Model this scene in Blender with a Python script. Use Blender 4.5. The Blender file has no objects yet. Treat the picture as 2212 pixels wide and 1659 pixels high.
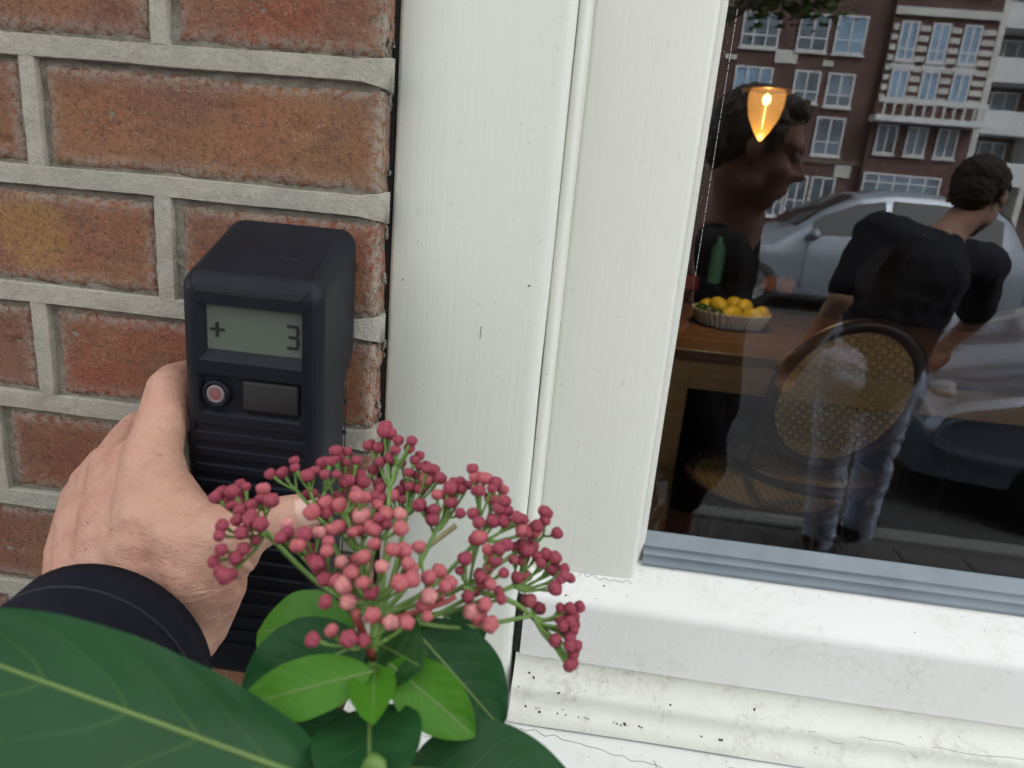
import bpy, bmesh, math, random
from mathutils import Vector, Matrix, noise
R = math.radians
scene = bpy.context.scene
col = scene.collection
rnd = random.Random(7)

# ------------------------------------------------------------------ camera
FPX = 1533.0                       # focal length in pixels of a 2212 px wide picture (24 mm class compact)
CP, CY, CR = R(16.0), R(-5.1), R(5.18)
CAM = Vector((.1, -.341, 1.6))
fw = Vector((math.sin(CY)*math.cos(CP), math.cos(CY)*math.cos(CP), -math.sin(CP)))
r0 = Vector((math.cos(CY), -math.sin(CY), 0)); u0 = r0.cross(fw)
rt = math.cos(CR)*r0 + math.sin(CR)*u0
upv = -math.sin(CR)*r0 + math.cos(CR)*u0
cam = bpy.data.cameras.new('camera'); camo = bpy.data.objects.new('camera', cam); col.objects.link(camo)
M3 = Matrix((rt, upv, -fw)).transposed()
camo.matrix_world = Matrix.Translation(CAM) @ M3.to_4x4()
cam.sensor_width = 36.0; cam.lens = 36.0*FPX/2212.0
cam.clip_start = .01; cam.clip_end = 600
cam.dof.use_dof = True; cam.dof.focus_distance = .40; cam.dof.aperture_fstop = 16
scene.camera = camo

# ------------------------------------------------------------------ sky, sun, exposure
SUN_EL, SUN_AZ = R(50), R(38)     # soft sun above and behind the house; the wall itself is in open shade
world = bpy.data.worlds.new('World'); scene.world = world; world.use_nodes = True
wn = world.node_tree.nodes; wl = world.node_tree.links
for n in list(wn): wn.remove(n)
wo = wn.new('ShaderNodeOutputWorld'); wb = wn.new('ShaderNodeBackground'); sk = wn.new('ShaderNodeTexSky')
sk.sky_type = 'NISHITA'; sk.sun_disc = False; sk.sun_elevation = SUN_EL; sk.sun_rotation = SUN_AZ
sk.dust_density = 4.0; sk.air_density = 1.0; sk.ozone_density = 1.0
hs = wn.new('ShaderNodeHueSaturation'); hs.inputs['Saturation'].default_value = .08
wl.new(sk.outputs[0], hs.inputs['Color']); wl.new(hs.outputs[0], wb.inputs[0]); wb.inputs[1].default_value = .15
wl.new(wb.outputs[0], wo.inputs[0])
sl = bpy.data.lights.new('sun', 'SUN'); sl.energy = .5; sl.angle = R(25); sl.color = (1, .985, .96)
so = bpy.data.objects.new('sun', sl); col.objects.link(so)
sd = Vector((math.sin(SUN_AZ)*math.cos(SUN_EL), math.cos(SUN_AZ)*math.cos(SUN_EL), math.sin(SUN_EL)))
so.rotation_euler = sd.to_track_quat('Z', 'Y').to_euler(); so.location = sd*30
scene.view_settings.view_transform = 'Standard'; scene.view_settings.look = 'None'
scene.view_settings.exposure = 2.1; scene.view_settings.gamma = 1.0
scene.view_settings.use_curve_mapping = False
scene.render.engine = 'CYCLES'
scene.cycles.max_bounces = 10; scene.cycles.transparent_max_bounces = 12

GLASS_Y = .055
def at(px, py, Y=None, Z=None):            # a point of the place, at a chosen depth, on a line of sight
    q = rt*((px-1106)/FPX) - upv*((py-829.5)/FPX) + fw
    t = (Y-CAM.y)/q.y if Y is not None else (Z-CAM.z)/q.z
    return CAM + q*t
def mir(px, py, Y):                        # a point of the street at depth Y that the window pane reflects
    q = rt*((px-1106)/FPX) - upv*((py-829.5)/FPX) + fw
    c = Vector((CAM.x, 2*GLASS_Y-CAM.y, CAM.z)); q = Vector((q.x, -q.y, q.z))
    return c + q*((Y-c.y)/q.y)

# ------------------------------------------------------------------ helpers
def tag(o, label=None, cat=None, group=None, kind=None):
    if label: o['label'] = label
    if cat: o['category'] = cat
    if group: o['group'] = group
    if kind: o['kind'] = kind
    return o
def empty(name, loc=(0, 0, 0), **k):
    o = bpy.data.objects.new(name, None); col.objects.link(o); o.location = loc; o.empty_display_size = .05
    return tag(o, **k)
def wmat(o):
    m = Matrix.LocRotScale(o.location, o.rotation_euler, o.scale)
    return wmat(o.parent) @ o.matrix_parent_inverse @ m if o.parent else m
def link(name, me, m=None, parent=None, smooth=False, loc=None, keep=False):
    o = bpy.data.objects.new(name, me); col.objects.link(o)
    if m and not me.materials: me.materials.append(m)
    if smooth: me.polygons.foreach_set('use_smooth', [True]*len(me.polygons))
    if parent:
        o.parent = parent
        if not keep:                       # mesh coordinates are world coordinates
            mw = wmat(parent)
            o.matrix_parent_inverse = mw.inverted()
    if loc is not None: o.location = loc
    return o
def obj(name, bm, m=None, parent=None, smooth=False, **k):
    me = bpy.data.meshes.new(name); bmesh.ops.recalc_face_normals(bm, faces=bm.faces) if k.pop('fix', True) else None
    bm.to_mesh(me); bm.free()
    return link(name, me, m, parent, smooth, **k)
def BM(): return bmesh.new()
def box(bm, x0, x1, y0, y1, z0, z1, bev=0, seg=2):
    vs = [bm.verts.new((x, y, z)) for z in (z0, z1) for (x, y) in ((x0, y0), (x1, y0), (x1, y1), (x0, y1))]
    for f in ((3, 2, 1, 0), (4, 5, 6, 7), (0, 1, 5, 4), (1, 2, 6, 5), (2, 3, 7, 6), (3, 0, 4, 7)): bm.faces.new([vs[i] for i in f])
    if bev:
        es = list({e for v in vs for e in v.link_edges})
        bmesh.ops.bevel(bm, geom=es, offset=bev, segments=seg, profile=.5, affect='EDGES')
    return bm
def ring_tube(bm, pts, rad, n=8, cap=True, closed=False):
    pts = [Vector(p) for p in pts]; m = len(pts)
    rads = rad if isinstance(rad, (list, tuple)) else [rad]*m
    rings = []; prev = None
    for i, p in enumerate(pts):
        if closed: t = pts[(i+1) % m]-pts[i-1]
        else: t = pts[min(i+1, m-1)]-pts[max(i-1, 0)]
        if t.length < 1e-9: t = Vector((0, 0, 1))
        t.normalize()
        if prev is None: a = t.orthogonal().normalized()
        else:
            a = prev-t*prev.dot(t); a = a.normalized() if a.length > 1e-6 else t.orthogonal().normalized()
        prev = a; b = t.cross(a)
        rings.append([bm.verts.new(p+(a*math.cos(2*math.pi*k/n)+b*math.sin(2*math.pi*k/n))*rads[i]) for k in range(n)])
    for i in range(m if closed else m-1):
        A, B = rings[i], rings[(i+1) % m]
        for k in range(n):
            try: bm.faces.new((A[k], A[(k+1) % n], B[(k+1) % n], B[k]))
            except ValueError: pass
    if cap and not closed:
        bm.faces.new(rings[0][::-1]); bm.faces.new(rings[-1])
    return bm
def lathe(bm, prof, n=32, c=(0, 0, 0), flute=None):
    c = Vector(c); rings = []
    for j, (r, z) in enumerate(prof):
        if r < 1e-6: rings.append([bm.verts.new(c+Vector((0, 0, z)))]); continue
        row = []
        for k in range(n):
            a = 2*math.pi*k/n; rr = r*(flute(a, j) if flute else 1)
            row.append(bm.verts.new(c+Vector((rr*math.cos(a), rr*math.sin(a), z))))
        rings.append(row)
    for A, B in zip(rings, rings[1:]):
        for k in range(n):
            q = [A[k % len(A)], A[(k+1) % len(A)], B[(k+1) % len(B)], B[k % len(B)]]
            u = []
            for v in q:
                if v not in u: u.append(v)
            if len(u) > 2: bm.faces.new(u)
    return bm
def bez(pts, n=16):                        # smooth curve through points (Catmull-Rom)
    P = [Vector(p) for p in pts]; P = [P[0]*2-P[1]]+P+[P[-1]*2-P[-2]]; out = []
    for i in range(1, len(P)-2):
        for k in range(n):
            t = k/n; a, b, c, d = P[i-1:i+3]
            out.append(.5*((2*b)+(c-a)*t+(2*a-5*b+4*c-d)*t*t+(3*b-a-3*c+d)*t**3))
    return out+[P[-2]]
def extrude_profile(bm, prof, a0, a1, axis='z', n=1, wob=0):
    """prof: open list of (u, v); axis z: (x,y) swept in z; axis x: (y,z) swept in x"""
    rows = []
    for i in range(n+1):
        s = a0+(a1-a0)*i/n; row = []
        for j, (u, v) in enumerate(prof):
            w = (noise.noise(Vector((s*14, j*3.1, u*20)))*wob) if wob else 0
            row.append(bm.verts.new((u+w, v+w*.7, s) if axis == 'z' else (s, u+w*.7, v+w)))
        rows.append(row)
    for A, B in zip(rows, rows[1:]):
        for k in range(len(prof)-1): bm.faces.new((A[k], A[k+1], B[k+1], B[k]))
    return bm
def dup(o, parent=None, **k):
    c = o.copy(); col.objects.link(c)
    if parent: c.parent = parent
    for ch in list(o.children): dup(ch, c)
    return tag(c, **k)
def evaluated(o):
    dg = bpy.context.evaluated_depsgraph_get(); dg.update()
    me = bpy.data.meshes.new_from_object(o.evaluated_get(dg))
    return me
ICO = {}
def ico(bm, sub, c, r):
    if sub not in ICO:
        q = BM(); bmesh.ops.create_icosphere(q, subdivisions=sub, radius=1); q.verts.index_update()
        ICO[sub] = ([v.co.copy() for v in q.verts], [[v.index for v in f.verts] for f in q.faces]); q.free()
    V_, F_ = ICO[sub]; vs = [bm.verts.new(c+p*r) for p in V_]
    for f in F_: bm.faces.new([vs[i] for i in f])
def balls(bm, a, b, ra, rb, n=None, sub=2):
    a, b = Vector(a), Vector(b); d = (b-a).length
    n = n or max(2, int(d/(min(ra, rb)*.45))+1)
    for i in range(n):
        t = i/(n-1) if n > 1 else 0
        ico(bm, sub, a.lerp(b, t), ra+(rb-ra)*t)
def ell(bm, c, r, rot=None, sub=3):
    m = Matrix.Translation(Vector(c)) @ (rot.to_4x4() if rot else Matrix()) @ Matrix.Diagonal((*r, 1))
    bmesh.ops.create_icosphere(bm, subdivisions=sub, radius=1, matrix=m)
def fuse(bm, voxel, smooth=6, fac=.5):
    """several overlapping forms -> one continuous skin"""
    me = bpy.data.meshes.new('fuse'); bm.to_mesh(me); bm.free()
    o = bpy.data.objects.new('fuse', me); col.objects.link(o)
    r = o.modifiers.new('r', 'REMESH'); r.mode = 'VOXEL'; r.voxel_size = voxel
    if smooth:
        s = o.modifiers.new('s', 'SMOOTH'); s.factor = fac; s.iterations = smooth
    out = evaluated(o); bpy.data.objects.remove(o); bpy.data.meshes.remove(me)
    return out

def rough(me, amp, f, st=(1, 1, 1)):
    nv = [v.normal.copy() for v in me.vertices]
    for v, n_ in zip(me.vertices, nv):
        p = Vector((v.co.x*st[0], v.co.y*st[1], v.co.z*st[2]))*f; v.co += n_*(noise.noise(p)+.5*noise.noise(p*2.3))*amp
    return me
# ------------------------------------------------------------------ materials
class NT:
    def __init__(s, name):
        s.m = bpy.data.materials.new(name); s.m.use_nodes = True; s.t = s.m.node_tree; s.n = s.t.nodes; s.l = s.t.links
        s.b = s.n['Principled BSDF']; s.out = s.n['Material Output']; s._co = None
    def new(s, t, **k):
        n = s.n.new(t)
        for a, v in k.items(): setattr(n, a, v)
        return n
    def co(s, kind='Object'):
        if s._co is None: s._co = s.new('ShaderNodeTexCoord')
        return s._co.outputs[kind]
    def noise(s, scale, detail=4, rough=.6, vec=None, stretch=None, dist=0):
        n = s.new('ShaderNodeTexNoise'); n.inputs['Scale'].default_value = scale; n.inputs['Detail'].default_value = detail
        n.inputs['Roughness'].default_value = rough; n.inputs['Distortion'].default_value = dist
        v = vec or s.co()
        if stretch:
            mp = s.new('ShaderNodeMapping'); mp.inputs['Scale'].default_value = stretch; s.l.new(v, mp.inputs[0]); v = mp.outputs[0]
        s.l.new(v, n.inputs['Vector']); return n.outputs['Fac']
    def voro(s, scale, feat='F1', vec=None):
        n = s.new('ShaderNodeTexVoronoi'); n.feature = feat; n.inputs['Scale'].default_value = scale
        s.l.new(vec or s.co(), n.inputs['Vector']); return n.outputs['Distance']
    def ramp(s, fac, *stops, interp='LINEAR'):
        n = s.new('ShaderNodeValToRGB'); cr = n.color_ramp; cr.interpolation = interp
        while len(cr.elements) < len(stops): cr.elements.new(.5)
        for e, (p, c) in zip(cr.elements, stops):
            e.position = p; e.color = (c, c, c, 1) if isinstance(c, (int, float)) else (*c, 1)
        s.l.new(fac, n.inputs[0]); return n.outputs[0]
    def mix(s, fac, a, b, mode='MIX'):
        n = s.new('ShaderNodeMix'); n.data_type = 'RGBA'; n.blend_type = mode
        for i, v in ((0, fac), (6, a), (7, b)):
            if isinstance(v, (int, float)): n.inputs[i].default_value = v if i == 0 else (v, v, v, 1)
            elif isinstance(v, tuple): n.inputs[i].default_value = (*v, 1)
            else: s.l.new(v, n.inputs[i])
        return n.outputs[2]
    def math(s, op, a, b=0.0, c=0.0):
        n = s.new('ShaderNodeMath'); n.operation = op
        for i, v in enumerate((a, b, c)):
            if isinstance(v, (int, float)): n.inputs[i].default_value = v
            else: s.l.new(v, n.inputs[i])
        return n.outputs[0]
    def bump(s, h, strength=.3, dist=.001, normal=None):
        n = s.new('ShaderNodeBump'); n.inputs['Strength'].default_value = strength; n.inputs['Distance'].default_value = dist
        s.l.new(h, n.inputs['Height'])
        if normal: s.l.new(normal, n.inputs['Normal'])
        return n.outputs[0]
    def attr(s, name):
        n = s.new('ShaderNodeAttribute'); n.attribute_name = name; return n
    def set(s, **k):
        for a, v in k.items():
            i = s.b.inputs[{'color': 'Base Color', 'rough': 'Roughness', 'normal': 'Normal', 'metal': 'Metallic', 'spec': 'Specular IOR Level',
                            'sss': 'Subsurface Weight', 'sssr': 'Subsurface Radius', 'sssc': 'Subsurface Scale', 'emit': 'Emission Color', 'estr': 'Emission Strength',
                            'coat': 'Coat Weight', 'trans': 'Transmission Weight', 'alpha': 'Alpha'}[a]]
            if isinstance(v, (int, float)): i.default_value = v
            elif isinstance(v, tuple): i.default_value = (*v, 1) if len(i.default_value) == 4 else v
            else: s.l.new(v, i)
        return s.m
def plain(name, c, rough=.6, var=.12, scale=8, bump=0, bscale=60, bd=.001, **k):
    t = NT(name); n = t.noise(scale, 5)
    d = tuple(x*(1-var) for x in c); u = tuple(min(1, x*(1+var)) for x in c)
    kw = dict(color=t.ramp(n, (.3, d), (.7, u)), rough=rough)
    if bump: kw['normal'] = t.bump(t.noise(bscale, 6), bump, bd)
    kw.update(k); return t.set(**kw)

# brick: sandy face, object colour decides the firing colour, lime smeared along the edges
t = NT('brick'); oi = t.new('ShaderNodeObjectInfo'); loc = oi.outputs['Location']
n1 = t.noise(26, 4, .6); n2 = t.noise(330, 5, .8); n3 = t.noise(800, 2, .6); n4 = t.noise(60, 5, .7); n5 = t.noise(13, 3, .5); n6 = t.voro(420)
base = t.mix(t.ramp(n1, (.40, 0), (.60, 1)), oi.outputs['Color'], (.27, .135, .062))
base = t.mix(t.ramp(n5, (.50, 0), (.66, .8)), base, (.185, .075, .066))
base = t.mix(t.ramp(n4, (.56, 0), (.70, .7)), base, (.12, .055, .05))
yel = t.attr('flash').outputs['Fac']
base = t.mix(t.math('MULTIPLY', t.ramp(t.math('ADD', yel, t.math('MULTIPLY', t.math('SUBTRACT', t.noise(130, 5, .7), .5), 1.1)), (.35, 0), (.75, 1)), .8), base, (.36, .20, .06))
base = t.mix(t.math('MULTIPLY', t.ramp(n2, (.36, 1), (.50, 0)), .75), base, (.055, .026, .02))
base = t.mix(t.math('MULTIPLY', t.ramp(n3, (.58, 0), (.66, 1)), t.ramp(t.noise(38, 3), (.35, .1), (.65, .5))), base, (.55, .42, .33))
base = t.mix(.22, base, (.235, .15, .115))
e = t.attr('edge').outputs['Fac']
lime = t.math('MULTIPLY', t.math('POWER', e, 2.2), t.ramp(t.noise(260, 5, .75), (.42, 0), (.56, 1)))
base = t.mix(lime, base, (.37, .34, .285))
h = t.math('ADD', t.math('MULTIPLY', n2, 1.0), t.math('MULTIPLY', n3, .45))
MB = t.set(color=base, rough=.93, spec=.25, normal=t.bump(h, .85, .0015))
# brick with a pale yellow firing patch (flash mark)
t = NT('mortar'); n1 = t.noise(60, 5, .65); n2 = t.noise(900, 4, .7); n3 = t.noise(18, 4, .6)
c = t.ramp(n1, (.3, (.345, .33, .275)), (.7, (.455, .435, .37)))
c = t.mix(t.ramp(n3, (.45, 0), (.75, .5)), c, (.28, .285, .25))
c = t.mix(t.math('MULTIPLY', t.ramp(n2, (.36, 1), (.46, 0)), .5), c, (.18, .17, .145))
c = t.mix(t.math('MULTIPLY', t.ramp(t.noise(330, 5, .75), (.55, 0), (.68, 1)), .4), c, (.52, .51, .46))
c = t.mix(t.math('MULTIPLY', t.ramp(t.noise(34, 5, .7), (.52, 0), (.70, 1)), .45), c, (.20, .195, .165))
MM = t.set(color=c, rough=.95, spec=.2, normal=t.bump(t.math('ADD', t.math('MULTIPLY', n2, .5), t.noise(260, 4, .6)), .9, .0011))
t = NT('mortar_rough'); n1 = t.noise(120, 6, .7); n2 = t.noise(700, 4, .7)
c = t.ramp(n1, (.3, (.20, .185, .145)), (.65, (.37, .35, .29)))
MMR = t.set(color=c, rough=.97, spec=.15, normal=t.bump(t.math('ADD', n1, n2), 1, .0022))
# white gloss paint, brushed by hand
def paint(name, c, grime=0.0, rough=.3):
    t = NT(name); n1 = t.noise(5, 3); n2 = t.noise(40, 3, stretch=(9, 9, .25)); n3 = t.noise(30, 6, .7)
    b = t.ramp(n1, (.3, tuple(x*.97 for x in c)), (.7, c))
    b = t.mix(t.math('MULTIPLY', t.ramp(t.noise(240, 2, .5), (.70, 0), (.74, 1)), .25), b, (.5, .48, .42))
    if grime:
        g = t.math('MULTIPLY', t.ramp(n3, (.47, 0), (.72, 1)), t.ramp(t.noise(220, 5, .75), (.42, 0), (.66, 1)))
        b = t.mix(t.math('MULTIPLY', g, grime), b, (.30, .27, .20))
        b = t.mix(t.math('MULTIPLY', t.ramp(t.noise(9, 4), (.4, 0), (.7, 1)), grime*.3), b, (.62, .61, .50))
    return t.set(color=b, rough=t.ramp(n3, (.3, rough), (.7, rough+.14)), coat=.15, normal=t.bump(t.math('ADD', n2, t.math('MULTIPLY', t.noise(300, 3), .4)), .22, .0007))
PAINT = paint('white_paint', (.752, .79, .715)); PAINT_C = paint('cream_paint', (.775, .79, .715)); PAINT_D = paint('weathered_paint', (.80, .82, .79), .35, .42)
PAINT_DD = paint('dirty_paint', (.74, .755, .68), .75, .5)
DARK = plain('dark_gap', (.012, .011, .010), .9)
GREYBEAD = plain('grey_bead', (.20, .24, .27), .35, .15, 30, bump=.1)
BLK = NT('black_plastic'); BLK = BLK.set(color=BLK.ramp(BLK.noise(40, 4), (.3, (.0055, .0068, .0115)), (.7, (.008, .0095, .0155))), rough=BLK.ramp(BLK.noise(25, 5), (.3, .36), (.7, .5)), spec=.22,
        normal=BLK.bump(BLK.noise(1800, 2), .10, .0002))
BLK2 = plain('black_rubber', (.012, .012, .013), .6, .2, 50, bump=.15, bscale=900, bd=.0003)
t = NT('lcd'); LCD = t.set(color=t.ramp(t.noise(30, 2), (.3, (.095, .115, .092)), (.7, (.108, .13, .105))), rough=.22, spec=.4)
LCDINK = plain('lcd_ink', (.004, .005, .005), .6)
LENS = plain('button_lens', (.20, .17, .17), .2, .1, 300); LENSR = plain('button_red', (.22, .085, .085), .25)

# ------------------------------------------------------------------ brick wall
wall = empty('brick_wall', (-.4, 0, .12), label='red brick wall with grey raised mortar joints beside the white window frame', cat='wall')
JZ = lambda k: 1.6415-.0600*k                  # centre of bed joint k
def brick_mesh(x0, x1, z0, z1, seed, step, flash=None):
    """face grid with ragged arrises; 'edge' holds the nearness of an arris"""
    w, hh = x1-x0, z1-z0; nx = max(3, int(w/step)); nz = max(3, int(hh/step)); bm = BM()
    off = Vector((seed*7.3, seed*3.7, seed*1.9)); g = []; ed = []; rr = random.Random(seed)
    pits = [(rr.uniform(.004, w-.004), rr.uniform(.004, hh-.004), rr.uniform(.0012, .0042), rr.uniform(.0006, .0018), rr.uniform(.4, 2.2)) for _ in range(int(w*hh*1400)+2)]
    cr = (rr.uniform(.02, max(.021, w-.03)), rr.uniform(.008, hh-.012), rr.uniform(-.6, .6))
    for j in range(nz+1):
        row = []
        for i in range(nx+1):
            u, v = i/nx, j/nz; x = u*w; z = v*hh
            d = min(x, w-x, z, hh-z); dn = max(0, 1-d/.007)
            p = Vector((x*60, z*60, 0))+off; q = Vector((x*220, z*220, 5))+off
            rag = (noise.noise(p*1.3)*.0012+noise.noise(q)*.0007)*dn
            cx, cz = x-w/2, z-hh/2
            sx = (rag if min(x, w-x) < .008 else 0)*(-1 if cx > 0 else 1); sz = (rag if min(z, hh-z) < .008 else 0)*(-1 if cz > 0 else 1)
            y = noise.noise(p*.55)*.0009+noise.noise(q*.6)*.00045
            y += (max(0, 1-d/.0035)**2)*.0022
            pit = noise.noise(p*.9+Vector((9, 9, 9))); y += max(0, pit-.55)*.0025
            for (pa, pb, pr_, pd, pe) in pits:
                q2 = ((x-pa)/pe)**2+(z-pb)**2
                if q2 < pr_*pr_*2: y += pd*math.exp(-q2/(pr_*pr_*.45))*(.7+.6*noise.noise(q*2))
            lx, lz = x-cr[0], z-cr[1]-(x-cr[0])*cr[2]-noise.noise(Vector((x*200, seed, 0)))*.0015
            if 0 < lx < .022 and abs(lz) < .0012: y += .0011*(1-abs(lz)/.0012)
            row.append(bm.verts.new((x0+x+sx, y, z0+z+sz))); ed.append(max(0, 1-d/.010)**.8)
        g.append(row)
    for j in range(nz):
        for i in range(nx): bm.faces.new((g[j][i], g[j][i+1], g[j+1][i+1], g[j+1][i]))
    loop = [g[0][i] for i in range(nx+1)]+[g[j][nx] for j in range(1, nz+1)]+[g[nz][i] for i in range(nx-1, -1, -1)]+[g[j][0] for j in range(nz-1, 0, -1)]
    back = [bm.verts.new((v.co.x, .034, v.co.z)) for v in loop]; ed += [0.0]*len(back)
    L = len(loop)
    for k in range(L): bm.faces.new((loop[k], back[k], back[(k+1) % L], loop[(k+1) % L]))
    me = bpy.data.meshes.new('brick'); bm.to_mesh(me); bm.free()
    a = me.attributes.new('edge', 'FLOAT', 'POINT'); a.data.foreach_set('value', ed)
    if flash:                                    # pale flash mark left by the kiln
        a = me.attributes.new('flash', 'FLOAT', 'POINT'); a.data.foreach_set('value', [max(0, 1-.5*((v.co.x-flash[0])**2+(v.co.z-flash[1])**2)/.020**2) for v in me.vertices])
    return me
BC = [(.27, .092, .05), (.26, .108, .06), (.24, .072, .042), (.29, .125, .063), (.235, .088, .06), (.28, .105, .052)]
RIB = .0043                                      # half width of the mortar ribbon
def ribbon(name, p0, p1, half, proud, seed, wrap=False):
    """cut (knife-edged) mortar ribbon standing proud of the bricks"""
    bm = BM(); p0, p1 = Vector(p0), Vector(p1); d = p1-p0; n = max(4, int(d.length/.004)); hor = abs(d.x) > abs(d.z); rows = []
    for i in range(n+1):
        tt = i/n; c = p0.lerp(p1, tt); row = []
        s = Vector((c.x*40, c.z*40, seed)); wob = noise.noise(s*.35)*.0007; wid = half*(1+noise.noise(s*.5+Vector((5, 0, 0)))*.12)
        sk = 0
        if wrap and tt > .984: sk = ((tt-.984)/.016)
        for a, y in ((-1.16, .006), (-1.06, -proud*.6), (-1.0, -proud), (-.4, -proud*1.04), (.35, -proud), (.98, -proud*.94), (1.05, -proud*.5), (1.16, .006)):
            o = a*wid+wob+noise.noise(s*6+Vector((a*9, 0, 0)))*.00028+sk*a*.002
            y += noise.noise(s*2.5+Vector((0, a*2, 3)))*.00045+sk*sk*.0045+sk*noise.noise(s*9)*.0012
            row.append(bm.verts.new((c.x, y, c.z+o) if hor else (c.x+o, y, c.z)))
        rows.append(row)
    for A, B in zip(rows, rows[1:]):
        for k in range(7): bm.faces.new((A[k], A[k+1], B[k+1], B[k]))
    if wrap: bm.faces.new(rows[-1])
    for A, B in zip(rows, rows[1:]):
        for k in (1, 2, 5, 6):
            e = bm.edges.get((A[k], B[k]))
            if e: e.smooth = False
    return obj(name, bm, MM, wall, True)
XL, KT, KB = -.75, -4, 8                      # detailed stretch of wall
WALL_R = -.0026
seed = 0
for k in range(KT, KB):
    z1 = JZ(k)-RIB-.0034-.0012*noise.noise(Vector((k*3.3, 1, 0))); z0 = JZ(k+1)+RIB+.0020      # course below bed joint k
    head = (k % 2 != 0)
    # joints: header courses at -.108 pitch, stretcher courses from -.177
    js = []
    x = -.1085 if head else -.178
    if k == 0: x = -.1765
    if k == 2: x = -.1825
    if k == 1: x = -.1105
    while x > XL: js.append(x); x -= .1075 if head else .2150
    edges = [WALL_R]+js+[XL]
    for i in range(len(edges)-1):
        b1 = edges[i]-(.0 if i == 0 else RIB+.0018); b0 = edges[i+1]+RIB+.0034
        if b1-b0 < .012: continue
        seed += 1; fine = b1 > -.26 and 1.24 < z0 < 1.72
        o = link('brick', brick_mesh(b0, b1, z0, z1, seed, .0016 if fine else .008, (-.184, 1.5525) if (k, i) == (1, 1) else None), MB, wall, True)
        c = BC[rnd.randrange(len(BC))]
        if i == 0 and k in (1, 2, 3): c = (.29, .07, .04)
        if k == 0 and i == 0: c = (.31, .13, .062)
        if k == -1 and i == 0: c = (.29, .085, .04)
        if k == 1 and i == 1: c = (.29, .11, .06)
        if k == 3 and i == 1: c = (.21, .062, .038)
        o.color = (*c, 1)
        o['label'] = 'rough red brown brick face'
    for x in js: ribbon('mortar_joint', (x, 0, z0-.0018), (x, 0, z1+.0032), RIB*.95, .0020, seed+x)
for k in range(KT, KB+1): ribbon('mortar_joint', (XL, 0, JZ(k)), (WALL_R+.003, 0, JZ(k)), RIB*1.08, .0022, k*3.3, True)
# bedding mortar behind the ribbons, uneven shoulder between ribbon and brick
def bedding(bm, xa, xb, za, zb, nx, nz):
    g = []
    for j in range(nz+1):
        row = []
        for i in range(nx+1):
            x = xa+(xb-xa)*i/nx; z = za+(zb-za)*j/nz
            y = .0016+noise.noise(Vector((x*70, z*70, 1)))*.0014+noise.noise(Vector((x*260, z*260, 7)))*.0010+noise.noise(Vector((x*600, z*600, 4)))*.0004
            row.append(bm.verts.new((x, y, z)))
        g.append(row)
    for j in range(nz):
        for i in range(nx): bm.faces.new((g[j][i], g[j][i+1], g[j+1][i+1], g[j+1][i]))
bm = BM(); bedding(bm, -.26, WALL_R-.0008, 1.24, 1.74, 170, 330); bedding(bm, XL, -.26, 1.24, 1.74, 90, 90); bedding(bm, XL, WALL_R-.0008, 1.74, JZ(KT)+.01, 120, 30); bedding(bm, XL, WALL_R-.0008, JZ(KB)-.01, 1.24, 120, 30)
tag(obj('bedding_mortar', bm, MMR, wall, True), kind='stuff')
bm = BM()
for i in range(200):
    k = rnd.uniform(KT, KB); z = JZ(round(k))+rnd.gauss(0, .009) if i % 3 else JZ(k); r = rnd.uniform(.0005, .0016)
    bmesh.ops.create_icosphere(bm, subdivisions=3, radius=1, matrix=Matrix.Translation((rnd.uniform(-.0032, -.0006), rnd.uniform(.006, .0150), z)) @ Matrix.Rotation(rnd.gauss(0, .5), 4, 'X') @ Matrix.Diagonal((r*.7, r*1.3, r*rnd.uniform(1.0, 3.0), 1)))
for v in bm.verts: v.co += Vector((noise.noise(v.co*700), noise.noise(v.co*700+Vector((3, 0, 0))), noise.noise(v.co*700+Vector((0, 5, 0)))))*.0009
tag(obj('mortar_crumbs', bm, MMR, wall), kind='stuff')
# the wall's body, and its bricks farther off
WL, WR_, WT, XR = -3.2, 5.2, 4.4, 2.0
bm = BM()
for (a, b, c, d) in ((WL, WALL_R-.0005, .0, WT), (WALL_R-.0005, XR+.0035, .0, 1.252), (WALL_R-.0005, XR+.0035, 2.96, WT), (XR+.0035, WR_, .0, WT)): box(bm, a, b, .012, .24, c, d)
obj('wall_core', bm, MMR, wall)
bm = BM()
def far_bricks(xa, xb, za, zb):
    k0 = -60
    for k in range(-60, 40):
        z1 = JZ(k)-.006; z0 = JZ(k+1)+.006
        if z0 < za or z1 > zb: continue
        p = .1075 if k % 2 else .215; x = xb-(.105 if k % 2 else .178); pr = xb
        while pr > xa+.02:
            q = max(x, xa); d = noise.noise(Vector((x*9, z0*9, 0)))*.001
            box(bm, q+.006, pr-.006, d, .02, z0, z1); pr = x; x -= p
far_bricks(WL, XL, .12, WT); far_bricks(XL, WALL_R, .12, JZ(KB)+.0061); far_bricks(XL, WALL_R, JZ(KT)-.0061, WT)
far_bricks(0, XR, .12, 1.245); far_bricks(0, XR, 2.97, WT); far_bricks(XR+.005, WR_, .12, WT)
o = obj('distant_bricks', bm, MB, wall); o.color = (.34, .125, .07, 1); o['kind'] = 'stuff'

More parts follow.
